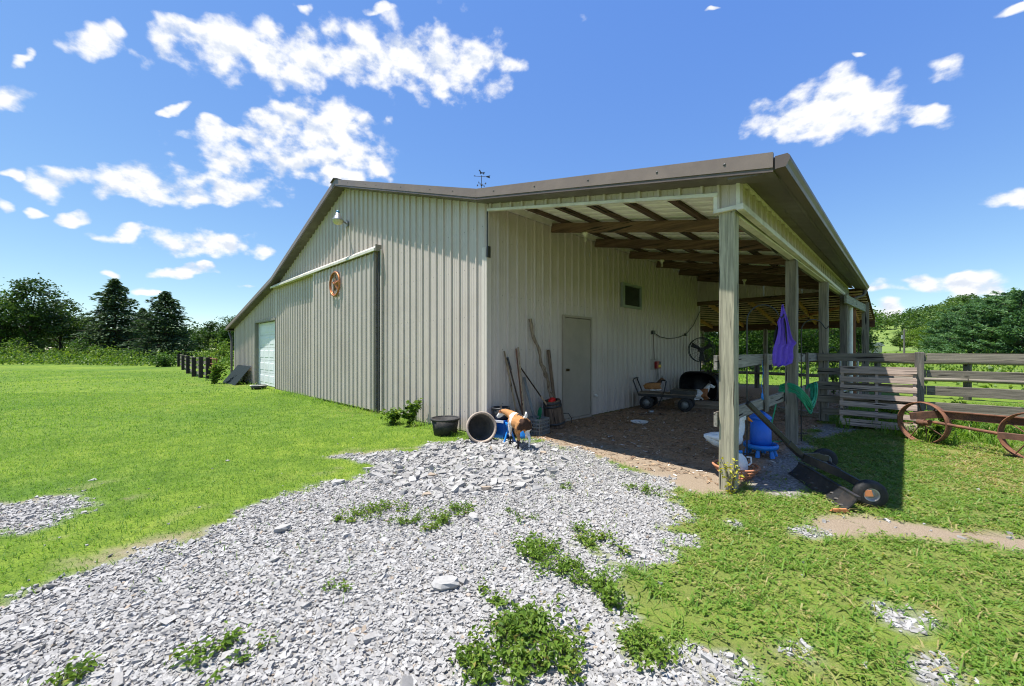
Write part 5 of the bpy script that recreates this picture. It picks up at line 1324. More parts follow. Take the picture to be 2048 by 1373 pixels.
for k in range(9):
    P = BR.lerp(BL, .08 + .1 * k) + bn * (.02 + .02 * (k % 4)); mb.ball((P.x, P.y, .036 + .016 * (k % 4)), (.028, .02, .009), 7, 5)
tag(W(mb, 'caked_dirt', 'pot_grey'), kind='stuff')

# ---- board fence of the paddock
t = empty('paddock_fence', (5.0, 5.6, 0), 0, 'weathered grey four-board fence running right from the lean-to', 'fence')
ZB = [(1.19, 1.335), (.93, 1.052), (.635, .79), (.38, .525)]
for z0, z1 in ZB:
    for x0, x1 in ((3.58, 5.06), (5.064, 7.6), (7.604, 10.1)):
        j = random.uniform(-.008, .008); wl(MB().beam((x0, 5.47, (z0 + z1) / 2 + j), (x1, 5.46, (z0 + z1) / 2 - j), .028, z1 - z0), 'board', 'fence_wood', t, .003)
wl(MB().box((3.66, 5.44, .16), (4.6, 5.47, .28)), 'board', 'fence_wood', t)
for x in (4.92, 7.5, 10.0):
    wl(MB().box((x, 5.31 if x < 5 else 5.49, -.15), (x + .115, 5.44 if x < 5 else 5.61, 1.36)), 'fence_post', 'fence_post', t, .005)
# ---- pallet leaning on it
t = empty('pallet', (4.46, 5.04, 0), 0, 'pale wooden pallet leaning upright against the paddock fence', 'pallet'); t.rotation_euler = (R(-11), 0, R(.8))
for x in (-.50, -.03, .44): MB().box((x, -.02, .03), (x + .04, .07, 1.10)).build('stringer', 'pallet_wood', t)
for k, z in enumerate((.045, .225, .385, .53, .68, .83, .985)): MB().box((-.51, -.042, z), (.49, -.021, z + (.125 if k in (0, 6) else .09) + random.uniform(-.006, .006))).build('deck_board', 'pallet_wood', t, bevel=.003)
for z in (.05, .52, .98): MB().box((-.51, .071, z), (.49, .09, z + .1)).build('bottom_board', 'pallet_wood', t)
# ---- old iron wheels and frame
t = empty('wagon_gear', (5.2, 4.3, 0), 0, 'rusty iron wagon running gear with spoked wheels in the grass', 'wagon frame')
def spoked(c, nrm, r=.31):
    c = Vector(c); nrm = Vector(nrm).normalized(); X, Y, Z = frame(nrm)
    w = W(MB().lathe([(r - .012, -.055), (r, -.055), (r, .055), (r - .012, .055), (r - .012, -.055)], 40, c, nrm), 'wheel', 'rust')
    MB().lathe([(r + .0005, -.006), (r + .006, -.006), (r + .006, .006), (r + .0005, .006)], 40, c, nrm).build('rim_bead', 'rust', w)
    MB().lathe([(0, -.07), (.035, -.07), (.045, -.03), (.045, .03), (.035, .07), (0, .07)], 14, c, nrm).build('hub', 'rust_beam', w)
    for k in range(8):
        a = k * math.pi / 4 + .2; u = X * math.cos(a) + Y * math.sin(a)
        MB().tube([c + u * .03 + nrm * (.03 if k % 2 else -.03), c + u * (r - .01)], .0075, 6).build('spoke', 'rust_beam', w)
nw = Vector((-.55, -.84, 0))
spoked((5.0, 4.40, .295), nw); spoked((5.97, 3.92, .295), nw)
W(MB().beam((4.86, 4.20, .40), (5.16, 4.32, .45), .035, .105), 'side_channel', 'rust_beam'); W(MB().beam((5.155, 4.32, .45), (6.6, 3.98, .46), .035, .11), 'side_channel', 'rust_beam')
W(MB().beam((5.155, 4.305, .502), (6.6, 3.965, .512), .06, .012), 'top_flange', 'rust')
W(MB().tube([(5.05, 4.33, .33), (5.72, 3.93, .29)], .022, 9), 'axle_tube', 'rust')
W(MB().beam((5.68, 3.92, .28), (6.4, 3.62, .30), .07, .075), 'bolster', 'rust_beam')
W(MB().tube([(4.93, 4.40, .30), (5.08, 4.36, .30)], .04, 10), 'axle_stub', 'rust_beam')
# ---- far rail fence behind the paddock
t = empty('rail_fence', (6.0, 12.6, 0), 0, 'round-rail wooden fence farther back in the paddock', 'fence')
for x in (-6.0, -2.6, .9, 4.2, 6.05, 9.2, 12.6): wl(MB().tube([(x, 12.6, -.1), (x, 12.6, 1.22)], .085, 9), 'fence_post', 'fence_post', t)
for z in (.55, 1.05):
    for x0, x1 in ((-6.0, -2.6), (-2.58, .9), (.92, 4.2), (4.22, 6.05), (6.07, 9.2), (9.22, 12.6)): wl(MB().tube([(x0, 12.52, z), ((x0 + x1) / 2, 12.52, z - .02), (x1, 12.52, z)], .055, 8), 'rail', 'fence_wood', t)
# ---- steel gate leaf in the shade
t = empty('steel_gate', (3.9, 7.2, 0), R(80), 'grey tubular steel gate leaf standing behind the third post', 'gate')
for z in (.25, .5, .75, 1.0, 1.22): MB().tube([(-.5, 0, z), (.7, 0, z)], .02, 7).build('rail', 'galvanised', t)
for x in (-.5, .1, .7): MB().tube([(x, 0, .2), (x, 0, 1.25)], .022, 7).build('upright', 'galvanised', t)

# ---- west side: dark post fence, gate and leaning sheet
t = empty('post_fence', (-25, -.6, 0), 0, 'dark post and board fence running away from the barn on the left', 'fence')
for i, (x, y) in enumerate(((-18.95, -.80), (-20.2, -.90), (-21.6, -1.0), (-25.3, -.81), (-31.2, -.39), (-37.9, .06))):
    z = gzf(x, y); wl(MB().box((x - .08, y - .08, z - .1), (x + .08, y + .08, z + 1.02 + .02 * (i % 2))), 'fence_post', 'dark_post', t)
    if i:
        for k, zz in enumerate((.22, .5, .76, .98)): wl(MB().beam((px_, py_ + .10, pz_ + zz), (x, y + .10, z + zz), .03, .14 if k < 3 else .06), 'board', 'fence_wood', t)
    px_, py_, pz_ = x, y, z
t = empty('farm_gate', (-18.3, -.72, gzf(-18.3, -.72)), 0, 'brown tube farm gate at the far corner of the barn', 'gate')
MB().box((-.75, -.06, -.1), (-.62, .07, 1.05)).build('gate_post', 'rust_beam', t)
for z in (.12, .32, .52, .74, .98): MB().tube([(-.6, 0, z), (.62, .1, z - .02)], .025, 7).build('bar', 'rust', t)
for x in (-.58, .02, .6): MB().tube([(x, .05, .08), (x, .05, 1.0)], .022, 7).build('upright', 'rust', t)
t = empty('roof_sheet', (-15.2, -.1, 0), 0, 'dark green ribbed metal sheet leaning against the gable wall', 'metal sheet')
vs = []; fs = []; n = 30
for i in range(n):
    x = -1.25 + 2.3 * i / (n - 1); h_ = .018 if i % 3 == 1 else 0
    vs += [(x + .25, -.62 - h_ * .5, .0 - .02), (x - .25, .06 - h_, .72)]
for i in range(n - 1): fs.append((2 * i, 2 * i + 2, 2 * i + 3, 2 * i + 1))
mat_plain('dark_sheet', (.012, .020, .022), .9, 0, .15, 6, .05, spec=.15)
o = MB().add(vs, fs).build('sheet', 'dark_sheet', t); s_ = o.modifiers.new('thick', 'SOLIDIFY'); s_.thickness = .004
t = empty('feed_trough', (-11.65, -.42, gzf(-11.65, -.42)), R(-4), 'black shallow trough with pale rim before the garage door', 'trough')
MB().lathe([(0, .01), (.22, .01), (.27, .13), (.25, .13), (.21, .025), (0, .025)], 24).build('trough_wall', 'black_plastic', t); MB().lathe([(.25, .13), (.28, .13), (.28, .145), (.25, .145)], 24).build('rim', 'pvc', t)
# ---- utility pole and low roof far off on the right
t = empty('utility_pole', (4.72, 112, gzf(4.72, 112)), 0, 'grey utility pole far off beyond the paddock', 'pole')
MB().tube([(0, 0, -.3), (0, 0, 5.0)], [.17, .13], 9).build('shaft', 'fence_post', t); MB().beam((-.5, 0, 4.6), (.5, 0, 4.6), .12, .1).build('crossarm', 'fence_post', t); MB().tube([(-.28, 0, 3.0), (-.28, 0, 3.8)], .2, 10).build('transformer', 'galvanised', t)
t = empty('far_shed', (-2.2, 108, gzf(-2.2, 108)), R(20), 'low grey roofed shed far off beyond the fence', 'shed')
MB().box((-3.2, -2, 0), (3.2, 2, 1.5)).build('wall', 'siding', t)
MB().prism([(-3.6, 1.45), (3.6, 1.45), (2.9, 2.15), (-2.9, 2.15)], (0, 2.4, 0), (1, 0, 0), (0, 0, 1), 4.8).build('roof', 'galvanised', t)
MB().box((-.5, -2.03, 0), (.5, -2.005, 1.3)).build('door', 'dark_metal', t)
# ================================================================ VEGETATION
def leafquads(P, size, dirs=None, aspect=.6, fold=.18, flat=.45):
    """one folded leaf (4 corners) per point; dirs = pointing direction or random"""
    n = len(P); size = np.broadcast_to(np.asarray(size, float), (n,))[:, None]
    d = RNG.normal(size=(n, 3)) if dirs is None else dirs + RNG.normal(size=(n, 3)) * .35
    d[:, 2] *= flat if dirs is None else 1
    d /= np.linalg.norm(d, axis=1, keepdims=True)
    r = RNG.normal(size=(n, 3)) * .55 + np.array([0, 0, 1.0]); w = np.cross(d, r); w /= np.linalg.norm(w, axis=1, keepdims=True) + 1e-9
    u = np.cross(w, d)
    base = P - d * size * .5; tip = P + d * size * .5 - u * size * fold * .6
    v = np.stack([base, P + w * size * aspect * .5 + u * size * fold, tip, P - w * size * aspect * .5 + u * size * fold], 1)
    return v.reshape(-1, 3)
def leafmesh(name, v, mat, parent=None, tone=None):
    n = len(v) // 4; f = np.arange(n * 4).reshape(-1, 4)
    return mesh_np(name, v, f, MATS[mat], attr=tone if tone is not None else RNG.random(n), parent=parent)
mat_leaf('leaf_dark', [(0, (.022, .048, .012)), (.5, (.044, .088, .020)), (1, (.085, .145, .032))], .28, .5)
mat_leaf('leaf_mid', [(0, (.028, .070, .012)), (.5, (.055, .125, .020)), (1, (.115, .19, .035))], .32, .5)
mat_leaf('leaf_hill', [(0, (.04, .085, .02)), (.5, (.085, .16, .035)), (1, (.15, .22, .05))], .3, .5)
mat_leaf('leaf_light', [(0, (.050, .105, .014)), (.5, (.105, .19, .024)), (1, (.20, .27, .045))], .38, .5)
mat_leaf('spruce', [(0, (.03, .056, .026)), (.5, (.058, .105, .047)), (1, (.11, .17, .075))], .18, .55)
mat_leaf('pine', [(0, (.04, .095, .042)), (.5, (.085, .18, .08)), (1, (.16, .27, .125))], .3, .5)
mat_leaf('weed_leaf', [(0, (.07, .14, .02)), (.5, (.15, .25, .035)), (.85, (.23, .31, .055)), (1, (.34, .28, .08))], .4, .5)
mat_leaf('yellow_leaf', [(0, (.28, .30, .03)), (.6, (.50, .46, .05)), (1, (.62, .52, .08))], .4, .5)
mat_wood('bark', (.12, .095, .075), (.06, .048, .04), 2, knots=False)

def limb_tree(h, lobes, n, leaf, trunk_r=.18, seed=0, nl=9):
    """trunk with limbs and a crown of leaves gathered into clumps inside the lobes; returns (trunk mesh builder, leaf array, tones)"""
    r = random.Random(seed); g = np.random.default_rng(seed + 100)
    tb = MB(); th = h * .62
    tb.tube([(0, 0, -.3), (r.uniform(-.1, .1), r.uniform(-.1, .1), th * .5), (r.uniform(-.2, .2), r.uniform(-.2, .2), th)], [trunk_r, trunk_r * .72, trunk_r * .35], 8)
    for k in range(nl):
        c, rad = lobes[k % len(lobes)]; z0 = th * r.uniform(.3, .95)
        e = Vector(c) + Vector((r.uniform(-.5, .5) * rad[0], r.uniform(-.5, .5) * rad[1], r.uniform(-.4, .4) * rad[2]))
        m = Vector((e.x * .45, e.y * .45, z0 + (e.z - z0) * .4)); tb.tube([(0, 0, z0), m, e], [trunk_r * .42, trunk_r * .26, trunk_r * .07], 6)
    vol = np.array([a[0] * a[1] * a[2] for _, a in lobes]) ** .67; vol = vol / vol.sum(); out = []; tone = []
    for (c, rad), q in zip(lobes, vol):
        m = max(6, int(n * q / 34)); d = g.normal(size=(m, 3)); d /= np.linalg.norm(d, axis=1, keepdims=True)
        rr = g.random(m) ** .38; cc = np.array(c) + d * rr[:, None] * np.array(rad)
        for p in cc:
            k = g.integers(22, 46); s = g.uniform(.28, .5) * min(rad) * .55
            pts = p + g.normal(size=(k, 3)) * np.array([s, s, s * .62]); out.append(pts); tone.append(np.clip(g.normal(g.uniform(.25, .75), .16, k), 0, 1))
    P = np.concatenate(out); T = np.concatenate(tone)
    return tb, leafquads(P, leaf * RNG.uniform(.6, 1.3, len(P)), None, .7), T
def conifer(h, rmax, n_whorl, per, style, seed=0, leaf=.4):
    g = np.random.default_rng(seed); tb = MB(); tb.tube([(0, 0, -.3), (0, 0, h * .5), (0, 0, h)], [.16 * h / 9, .10 * h / 9, .015], 8)
    P = []; D = []; S = []; T = []
    for i in range(n_whorl):
        f = (i + g.uniform(-.3, .3)) / n_whorl; f = min(max(f, .01), .995); z = h * (.05 + .95 * f)
        if style == 'spruce': L = rmax * (1 - f) ** .68 * g.uniform(.8, 1.2) + .1
        else: L = rmax * math.sqrt(max(.02, 1 - (f * 1.0) ** 1.7)) * g.uniform(.75, 1.12)
        a0 = g.uniform(0, 6.28)
        for k in range(per):
            a = a0 + k * 6.283 / per + g.normal(0, .35); l = L * (g.uniform(.5, 1.1) if g.random() < .85 else g.uniform(1.1, 1.4)); z = h * (.05 + .95 * f) + g.normal(0, .16)
            dr = np.array([math.cos(a), math.sin(a), 0]); lift = (-.16 + .5 * f ** 1.5) if style == 'spruce' else g.uniform(.05, .4)
            m = int(10 + l * (9 if style == 'spruce' else 15)); s = np.sqrt(g.random(m)) * .98 + .02; tb_tone = g.uniform(.2, .8)
            curve = lift * s - (.22 * s ** 2 if style == 'spruce' else -.12 * s ** 2)
            side = np.array([-dr[1], dr[0], 0]); lat = g.normal(0, .22 if style == 'spruce' else .15, m) * l * (.35 + s * .5)
            p = dr * (l * s)[:, None] + side * lat[:, None] + np.stack([np.zeros(m), np.zeros(m), z + l * curve + g.normal(0, .11, m)], 1)
            P.append(p); D.append(np.tile(dr + np.array([0, 0, .1 if style != 'spruce' else -.15]), (m, 1)) + side * np.sign(lat)[:, None] * .5); S.append(leaf * g.uniform(.6, 1.25, m)); T.append(np.clip(g.normal(tb_tone, .18, m), 0, 1))
            tb.tube([(0, 0, z), tuple(dr * l * .5 + np.array([0, 0, z + l * lift * .5])), tuple(dr * l * .9 + np.array([0, 0, z + l * lift * .9]))], [.02 + .008 * l, .012 + .004 * l, .004], 4)
    P = np.concatenate(P); D = np.concatenate(D); S = np.concatenate(S); T = np.concatenate(T)
    return tb, leafquads(P, S, D, .42 if style == 'spruce' else .38, .12), T
TEMPL = {}
def template(key, make, leafmat):
    tb, lv, tn = make()
    tm = bpy.data.meshes.new(key + '_trunk'); tm.from_pydata([tuple(p) for p in tb.v], [], tb.f); tm.polygons.foreach_set('use_smooth', tb.sm); tm.materials.append(MATS['bark'])
    o = leafmesh(key + '_crown', lv, leafmat, None, tn); cm = o.data; bpy.data.objects.remove(o)
    TEMPL[key] = (tm, cm)
template('broad_a', lambda: limb_tree(10, [((0, 0, 7.2), (2.6, 2.6, 2.2)), ((-1.9, .6, 5.6), (2.0, 2.0, 1.7)), ((2.0, -.5, 5.4), (2.1, 2.1, 1.8)), ((.3, 1.6, 4.0), (2.4, 2.2, 1.7)), ((-.4, -1.8, 4.4), (2.2, 2.0, 1.7)), ((.9, .3, 8.8), (1.4, 1.4, 1.1))], 5200, .34, .2, 1), 'leaf_dark')
template('broad_b', lambda: limb_tree(10, [((.2, 0, 8.0), (1.8, 1.8, 1.8)), ((-1.5, .3, 6.3), (1.7, 1.7, 1.5)), ((1.6, -.2, 5.6), (2.0, 2.0, 1.6)), ((-1.0, -1.0, 3.9), (2.2, 2.0, 1.6)), ((1.3, .8, 3.4), (2.3, 2.2, 1.7)), ((-2.2, .4, 3.0), (1.5, 1.5, 1.3))], 5200, .34, .2, 2), 'leaf_mid')
template('broad_c', lambda: limb_tree(8, [((0, 0, 5.6), (2.6, 2.6, 2.0)), ((-1.8, 0, 3.8), (2.1, 2.1, 1.7)), ((1.9, .2, 3.6), (2.2, 2.2, 1.8)), ((0, -1.4, 2.6), (2.4, 2.0, 1.7))], 5600, .30, .16, 3), 'leaf_light')
template('near_broad', lambda: limb_tree(9, [((0, 0, 6.4), (2.6, 2.6, 2.2)), ((-2.0, 0, 4.4), (2.2, 2.2, 2.0)), ((2.1, .2, 4.2), (2.3, 2.3, 2.0)), ((-.5, -1.4, 2.4), (2.6, 2.2, 1.9)), ((1.2, -.8, 2.0), (2.2, 2.0, 1.6))], 9500, .22, .18, 4), 'leaf_mid')
template('spruce', lambda: conifer(10, 3.0, 50, 7, 'spruce', 5, .42), 'spruce')
template('spruce_b', lambda: conifer(10, 3.4, 46, 7, 'spruce', 6, .44), 'spruce')
template('pine', lambda: conifer(10, 3.7, 17, 8, 'pine', 7, .46), 'pine')
template('pine_b', lambda: conifer(10, 4.1, 16, 8, 'pine', 8, .48), 'pine')
NT = {'broad_a': 10.2, 'broad_b': 10, 'broad_c': 7.8, 'near_broad': 8.8, 'spruce': 10, 'spruce_b': 10, 'pine': 10.9, 'pine_b': 10.9}
def at_dir(az_px, dist):
    """ground point dist metres ahead, az_px to the side of the view axis (tangent in 1/802)"""
    p = CAMXY + dist * FW + dist * (az_px - 1024) / 802 * RT; return float(p[0]), float(p[1])
def tree(name, key, x, y, h, label, group=None, wide=1.0, cat='tree', rz_=None):
    t = empty(name, (x, y, gzf(x, y)), random.uniform(0, 6.28) if rz_ is None else rz_, label, cat, group)
    s = h / NT[key]; t.scale = (s * wide, s * wide, s)
    tm, cm = TEMPL[key]; link('trunk', tm, None, t); link('crown', cm, None, t); return t
def T(name, key, px, dist, top_px, label, group, wide=1.0, cat='tree'):
    x, y = at_dir(px, dist); h = 1.40 + (700 - top_px) * dist / 802 - gzf(x, y); return tree(name, key, x, y, h, label, group, wide, cat)
GL = 'trees beyond the lawn'
T('spruce_tree', 'spruce', 230, 50, 562, 'taller dark spruce with ragged top beyond the lawn', GL, 1.3)
T('spruce_tree', 'spruce_b', 331, 47, 586, 'dense conical spruce nearest the dark post fence', GL, 1.3)
T('spruce_tree', 'spruce_b', 285, 60, 618, 'smaller spruce half hidden between the two big spruces', GL, 1.1)
T('broadleaf_tree', 'broad_a', 62, 46, 548, 'tallest dark broadleaf tree at the left beyond the lawn', GL, 1.0)
T('broadleaf_tree', 'broad_b', 5, 45, 572, 'broadleaf tree cut by the left edge of the view', GL, .95)
T('broadleaf_tree', 'broad_a', 122, 50, 592, 'dark sloping broadleaf tree right of the tallest one', GL, 1.0)
T('broadleaf_tree', 'broad_a', 160, 56, 628, 'low dark broadleaf tree left of the taller spruce', GL, 1.1)
T('broadleaf_tree', 'broad_a', -70, 48, 560, 'broadleaf tree just outside the left edge', GL, 1.1)
T('broadleaf_tree', 'broad_b', 398, 66, 652, 'far rounded tree right of the dense spruce', GL, 1.2)
T('broadleaf_tree', 'broad_a', 432, 62, 640, 'far dark tree close to the barn eave', GL, 1.1)
T('broadleaf_tree', 'broad_b', 462, 58, 628, 'far tree half hidden by the barn downspout', GL, 1.0)
GR = 'pines on the right'
T('pine_tree', 'pine', 1945, 42, 596, 'soft green pine at the left end of the pine row', GR, .95)
T('pine_tree', 'pine_b', 1992, 40, 578, 'full pine in the middle of the pine row', GR, .95)
T('pine_tree', 'pine', 2042, 38, 566, 'tallest pine at the right edge of the view', GR, 1.0)
T('pine_tree', 'pine_b', 2110, 38, 560, 'pine just outside the right edge', GR, 1.0)
T('pine_tree', 'pine_b', 1900, 48, 622, 'lower pine sloping down toward the pole', GR, .95)
T('pine_tree', 'pine', 1872, 56, 634, 'farther pine at the foot of the pine slope', GR, 1.0)
T('pine_tree', 'pine_b', 1925, 58, 600, 'farther pine behind the left end of the row', GR, 1.1)
T('pine_tree', 'pine', 2018, 54, 572, 'farther pine behind the right end of the row', GR, 1.2)
T('pine_tree', 'pine', 1968, 52, 588, 'pine showing behind the middle of the row', GR, 1.1)
GM = 'trees between the barn and the pines'
T('broadleaf_tree', 'broad_c', 1862, 70, 648, 'pale green round tree left of the pine row', GM, 1.25)
T('broadleaf_tree', 'broad_c', 1838, 84, 655, 'pale green tree behind the utility pole', GM, 1.2)
T('broadleaf_tree', 'broad_b', 1800, 125, 660, 'far mid-green tree left of the utility pole', GM, 1.4)
T('broadleaf_tree', 'broad_a', 1716, 30, 602, 'dark tree rising behind the end of the gutter', GM, .55)
T('broadleaf_tree', 'broad_b', 1728, 60, 660, 'dark green tree beside the white standpipe', GM, .8)
GB = 'trees seen through the lean-to'
for px, dist, top, key, lb in ((1408, 27, 560, 'near_broad', 'bright tree seen through the lean-to right beside the wall'), (1482, 31, 570, 'near_broad', 'leafy tree seen between corner post and hook'), (1540, 28, 575, 'near_broad', 'leafy tree seen behind the purple cloth'), (1612, 30, 570, 'near_broad', 'leafy tree seen between second and third post'), (1668, 34, 590, 'near_broad', 'leafy tree seen behind the log pole'), (1350, 30, 560, 'near_broad', 'tree hidden mostly by the side wall end')):
    T('broadleaf_tree', key, px, dist, top, lb, GB, 1.15)

# ---- shrubs
def shrub(name, x, y, h, w, n, leaf, mat, label, group=None, cat='shrub', stems=7):
    t = empty(name, (x, y, gzf(x, y)), random.uniform(0, 6), label, cat, group); mb = MB(); P = []; T_ = []
    for k in range(stems):
        a = random.uniform(0, 6.28); e = Vector((math.cos(a) * w * random.uniform(.2, 1), math.sin(a) * w * random.uniform(.2, 1), h * random.uniform(.55, 1)))
        mb.tube([(0, 0, -.05), (e.x * .4, e.y * .4, e.z * .6), e], [.012 * h, .008 * h, .003 * h], 5)
        m = n // stems; s = RNG.random(m) ** .6
        c = np.stack([e.x * s ** 1.3, e.y * s ** 1.3, e.z * s], 1) + RNG.normal(size=(m, 3)) * (w * .16); P.append(c); T_.append(np.clip(RNG.normal(random.uniform(.3, .7), .2, m), 0, 1))
    P = np.concatenate(P); P[:, 2] = np.abs(P[:, 2]); mb.build('stems', 'bark', t)
    leafmesh('leaves', leafquads(P, leaf * RNG.uniform(.6, 1.3, len(P)), None, .62), mat, t, np.concatenate(T_)); return t
GS = 'bushes along the far edge of the lawn'
for px, d, h, w, mat, lb in ((125, 40, 1.5, 1.3, 'leaf_light', 'round yellow-green bush left of the spruces'), (212, 41, 1.7, 1.5, 'leaf_light', 'pale green bush below the taller spruce'), (20, 40, 2.3, 1.8, 'leaf_light', 'lime bush at the left edge of the lawn'), (160, 44, 3.0, 1.8, 'leaf_mid', 'mid-green shrub before the dark trees'), (332, 33, 1.1, 1.2, 'leaf_mid', 'low dark bush at the end of the post fence'), (60, 45, 2.6, 2.2, 'leaf_dark', 'dark shrub under the tallest broadleaf tree'), (265, 43, 1.5, 1.6, 'leaf_mid', 'low shrub under the dense spruce'), (445, 44, 2.4, 1.8, 'leaf_light', 'light shrub behind the farm gate')):
    x, y = at_dir(px, d); shrub('bush', x, y, h, w, 900, .2, mat, lb, GS)
shrub('gate_shrub', -15.6, -1.15, .95, .55, 420, .13, 'leaf_light', 'leafy green shrub growing before the leaning dark sheet', cat='shrub')
shrub('pokeweed', -1.75, -.32, .50, .20, 230, .10, 'leaf_light', 'taller leafy weed growing against the gable siding', 'weeds against the gable', 'weed', 5)
shrub('pokeweed', -2.15, -.45, .30, .26, 200, .09, 'leaf_light', 'lower leafy weed left of the taller one by the siding', 'weeds against the gable', 'weed', 6)
shrub('yellow_weed', 3.60, -.06, .42, .16, 90, .04, 'yellow_leaf', 'yellowing weed at the foot of the corner post', None, 'weed', 5)
shrub('young_tree', *at_dir(1418, 14.2), 2.2, .75, 330, .13, 'leaf_light', 'sunlit yellow-green sapling behind the drum fan', None, 'sapling', 8)
for x, y, h, lb in ((4.55, 6.2, .5, 'broad weed behind the pallet'), (5.35, 5.75, .55, 'broad bright weed behind the rusty wheel'), (5.6, 6.3, .6, 'tall weed behind the lower fence boards'), (6.4, 6.0, .6, 'leafy weed at the right end of the fence'), (5.15, 4.75, .35, 'leafy weed growing through the spoked wheel'), (3.2, 11.8, 1.0, 'bright bush behind the pen fence')):
    shrub('fence_weed', x, y, h, .26, 130, .10, 'leaf_light', lb, 'weeds along the paddock fence', 'weed', 6)
# ---- weeds in the gravel
def clump(x, y, r, n, h, leaf, label, tall=.0):
    t = empty('weed_clump', (x, y, gzf(x, y)), random.uniform(0, 6), label, 'weed', 'weed clumps in the gravel'); P = []; mb = MB()
    m = max(4, n // 14); subs = [(random.gauss(0, r * .5), random.gauss(0, r * .5), random.uniform(.25, .7)) for _ in range(5)]
    for k in range(m):
        sx, sy, sr = random.choice(subs); bx, by = sx + random.gauss(0, r * sr * .55), sy + random.gauss(0, r * sr * .55); rr = min(r, math.hypot(bx, by)); hh = h * .62 * random.uniform(.4, 1.1) * (1.25 - rr / r * .6)
        e = Vector((bx * 1.25, by * 1.25, hh)); mb.tube([(bx, by, -.01), (bx * 1.1, by * 1.1, hh * .6), e], [.0025, .002, .001], 4)
        q = RNG.random(14); c = np.stack([bx + (e.x - bx) * q, by + (e.y - by) * q, hh * q], 1) + RNG.normal(size=(14, 3)) * leaf * .75; P.append(c)
    P = np.concatenate(P); P[:, 2] = np.abs(P[:, 2]) + .005; tag(mb.build('stems', 'bark', t), kind='stuff')
    leafmesh('leaves', leafquads(P, leaf * RNG.uniform(.6, 1.35, len(P)), None, .5), 'weed_leaf', t, np.clip(RNG.normal(random.uniform(.35, .6), .2, len(P)), 0, 1))
for a in ((1.53, -2.78, .20, 520, .10, .026, 'spreading weed clump left in the gravel below the big stones'), (1.50, -2.98, .08, 120, .06, .024, 'small yellowing weed beside the left gravel clump'), (2.10, -2.33, .15, 380, .08, .026, 'low weed clump in the middle of the gravel'), (1.90, -2.58, .11, 240, .06, .022, 'flat mossy weed patch left of the middle clump'), (2.08, -2.10, .10, 200, .08, .026, 'bushy little weed nearest the big stones'), (2.95, -2.28, .17, 620, .09, .03, 'dense dark green weed patch right of centre in the gravel'), (3.20, -2.20, .16, 520, .07, .026, 'low leafy weeds joined to the dense patch on its right'), (3.45, -3.06, .24, 1300, .11, .034, 'broad-leaved weed clump nearest the camera at the bottom'), (3.66, -2.93, .17, 520, .10, .034, 'weeds on the right of the nearest clump'), (3.30, -1.84, .13, 300, .09, .03, 'upright weed at the gravel edge by the grass'), (3.02, -1.72, .07, 90, .07, .026, 'thin weed sprig behind the dense patch'), (3.57, -2.33, .13, 380, .11, .032, 'green weed at the edge of gravel and grass'), (3.92, -2.60, .14, 420, .09, .028, 'yellowish weeds at the lower right gravel edge'), (2.50, -1.88, .12, 140, .05, .02, 'sparse pale weed near the back of the gravel'), (2.42, -3.33, .06, 80, .05, .022, 'dry brownish weed sprig left in the foreground gravel'), (3.19, -2.81, .08, 110, .05, .03, 'small sprig beside the nearest weed clump'), (2.36, -1.05, .10, 110, .05, .02, 'small weed near the shade edge of the gravel'), (2.95, -.55, .14, 260, .06, .024, 'weeds at the gravel border before the corner post'), (2.52, -4.02, .12, 160, .06, .03, 'grassy sprig at the lower left edge of the gravel'), (2.28, -4.48, .10, 130, .06, .03, 'weed sprig in the bottom left corner of the gravel'), (2.66, -3.82, .06, 70, .05, .024, 'tiny lone weed low in the left gravel')):
    clump(*a)
# ---- single big stones
def rock(x, y, r, label):
    g = np.random.default_rng(int(abs(x * 100))); mb = MB(); mb.ball((0, 0, 0), 1.0, 9, 6)
    vs = []
    for p in mb.v:
        v = Vector(p); v = v * (1 + .38 * mnoise.noise(v * 1.3 + Vector((x * 7, y * 5, 1))) + .12 * mnoise.noise(v * 4 + Vector((x, y, 3))))
        v.z = min(v.z, .55); vs.append((v.x * r * 1.3, v.y * r * .85, v.z * r * .75 + r * .25))
    mb.v = vs; mb.sm = [False] * len(mb.f)
    o = mb.build('rock', 'rock_grey', None, (x, y, gzf(x, y)), (0, 0, random.uniform(0, 6))); tag(o, label, 'rock', 'single rocks on the drive'); return o
mat_plain('rock_grey', (.33, .32, .305), .9, 0, .16, 30, .5, c2=(.25, .24, .22))
rock(2.85, -2.9, .06, 'largest pale rock lying in the foreground gravel'); rock(.58, -2.6, .055, 'round grey rock on the grass edge of the gravel'); rock(1.36, -3.35, .05, 'flat pale rock in the left gravel'); rock(2.26, -2.18, .05, 'pale rock beside the middle weed clump')

# ---- rough growth at the far edge of the lawn and the far woods
def far_weeds():
    n = 15000; px = RNG.uniform(-120, 480, n); d = RNG.uniform(34, 62, n)
    p = CAMXY + d[:, None] * FW + (d * (px - 1024) / 802)[:, None] * RT
    k = noise_field(p[:, 0], p[:, 1], .12, 21) > -.25; p = p[k]
    n2 = 7000; q = np.stack([RNG.uniform(-6, 40, n2), RNG.uniform(17, 60, n2)], 1); p = np.concatenate([p, q])
    h = RNG.uniform(.25, .95, len(p)) * np.where(np.hypot(p[:, 0], p[:, 1]) > 46, 1.5, .75); P = np.stack([p[:, 0], p[:, 1], gz(p[:, 0], p[:, 1]) + h * RNG.random(len(p))], 1)
    o = leafmesh('tall_weeds', leafquads(P, RNG.uniform(.18, .42, len(P)), np.tile([0, 0, 1.0], (len(P), 1)), .4), 'leaf_light', None, np.clip(RNG.normal(.55, .25, len(P)), 0, 1))
    tag(o, 'tall weeds and brush along the far edge of the field', 'weeds', kind='stuff')
far_weeds()
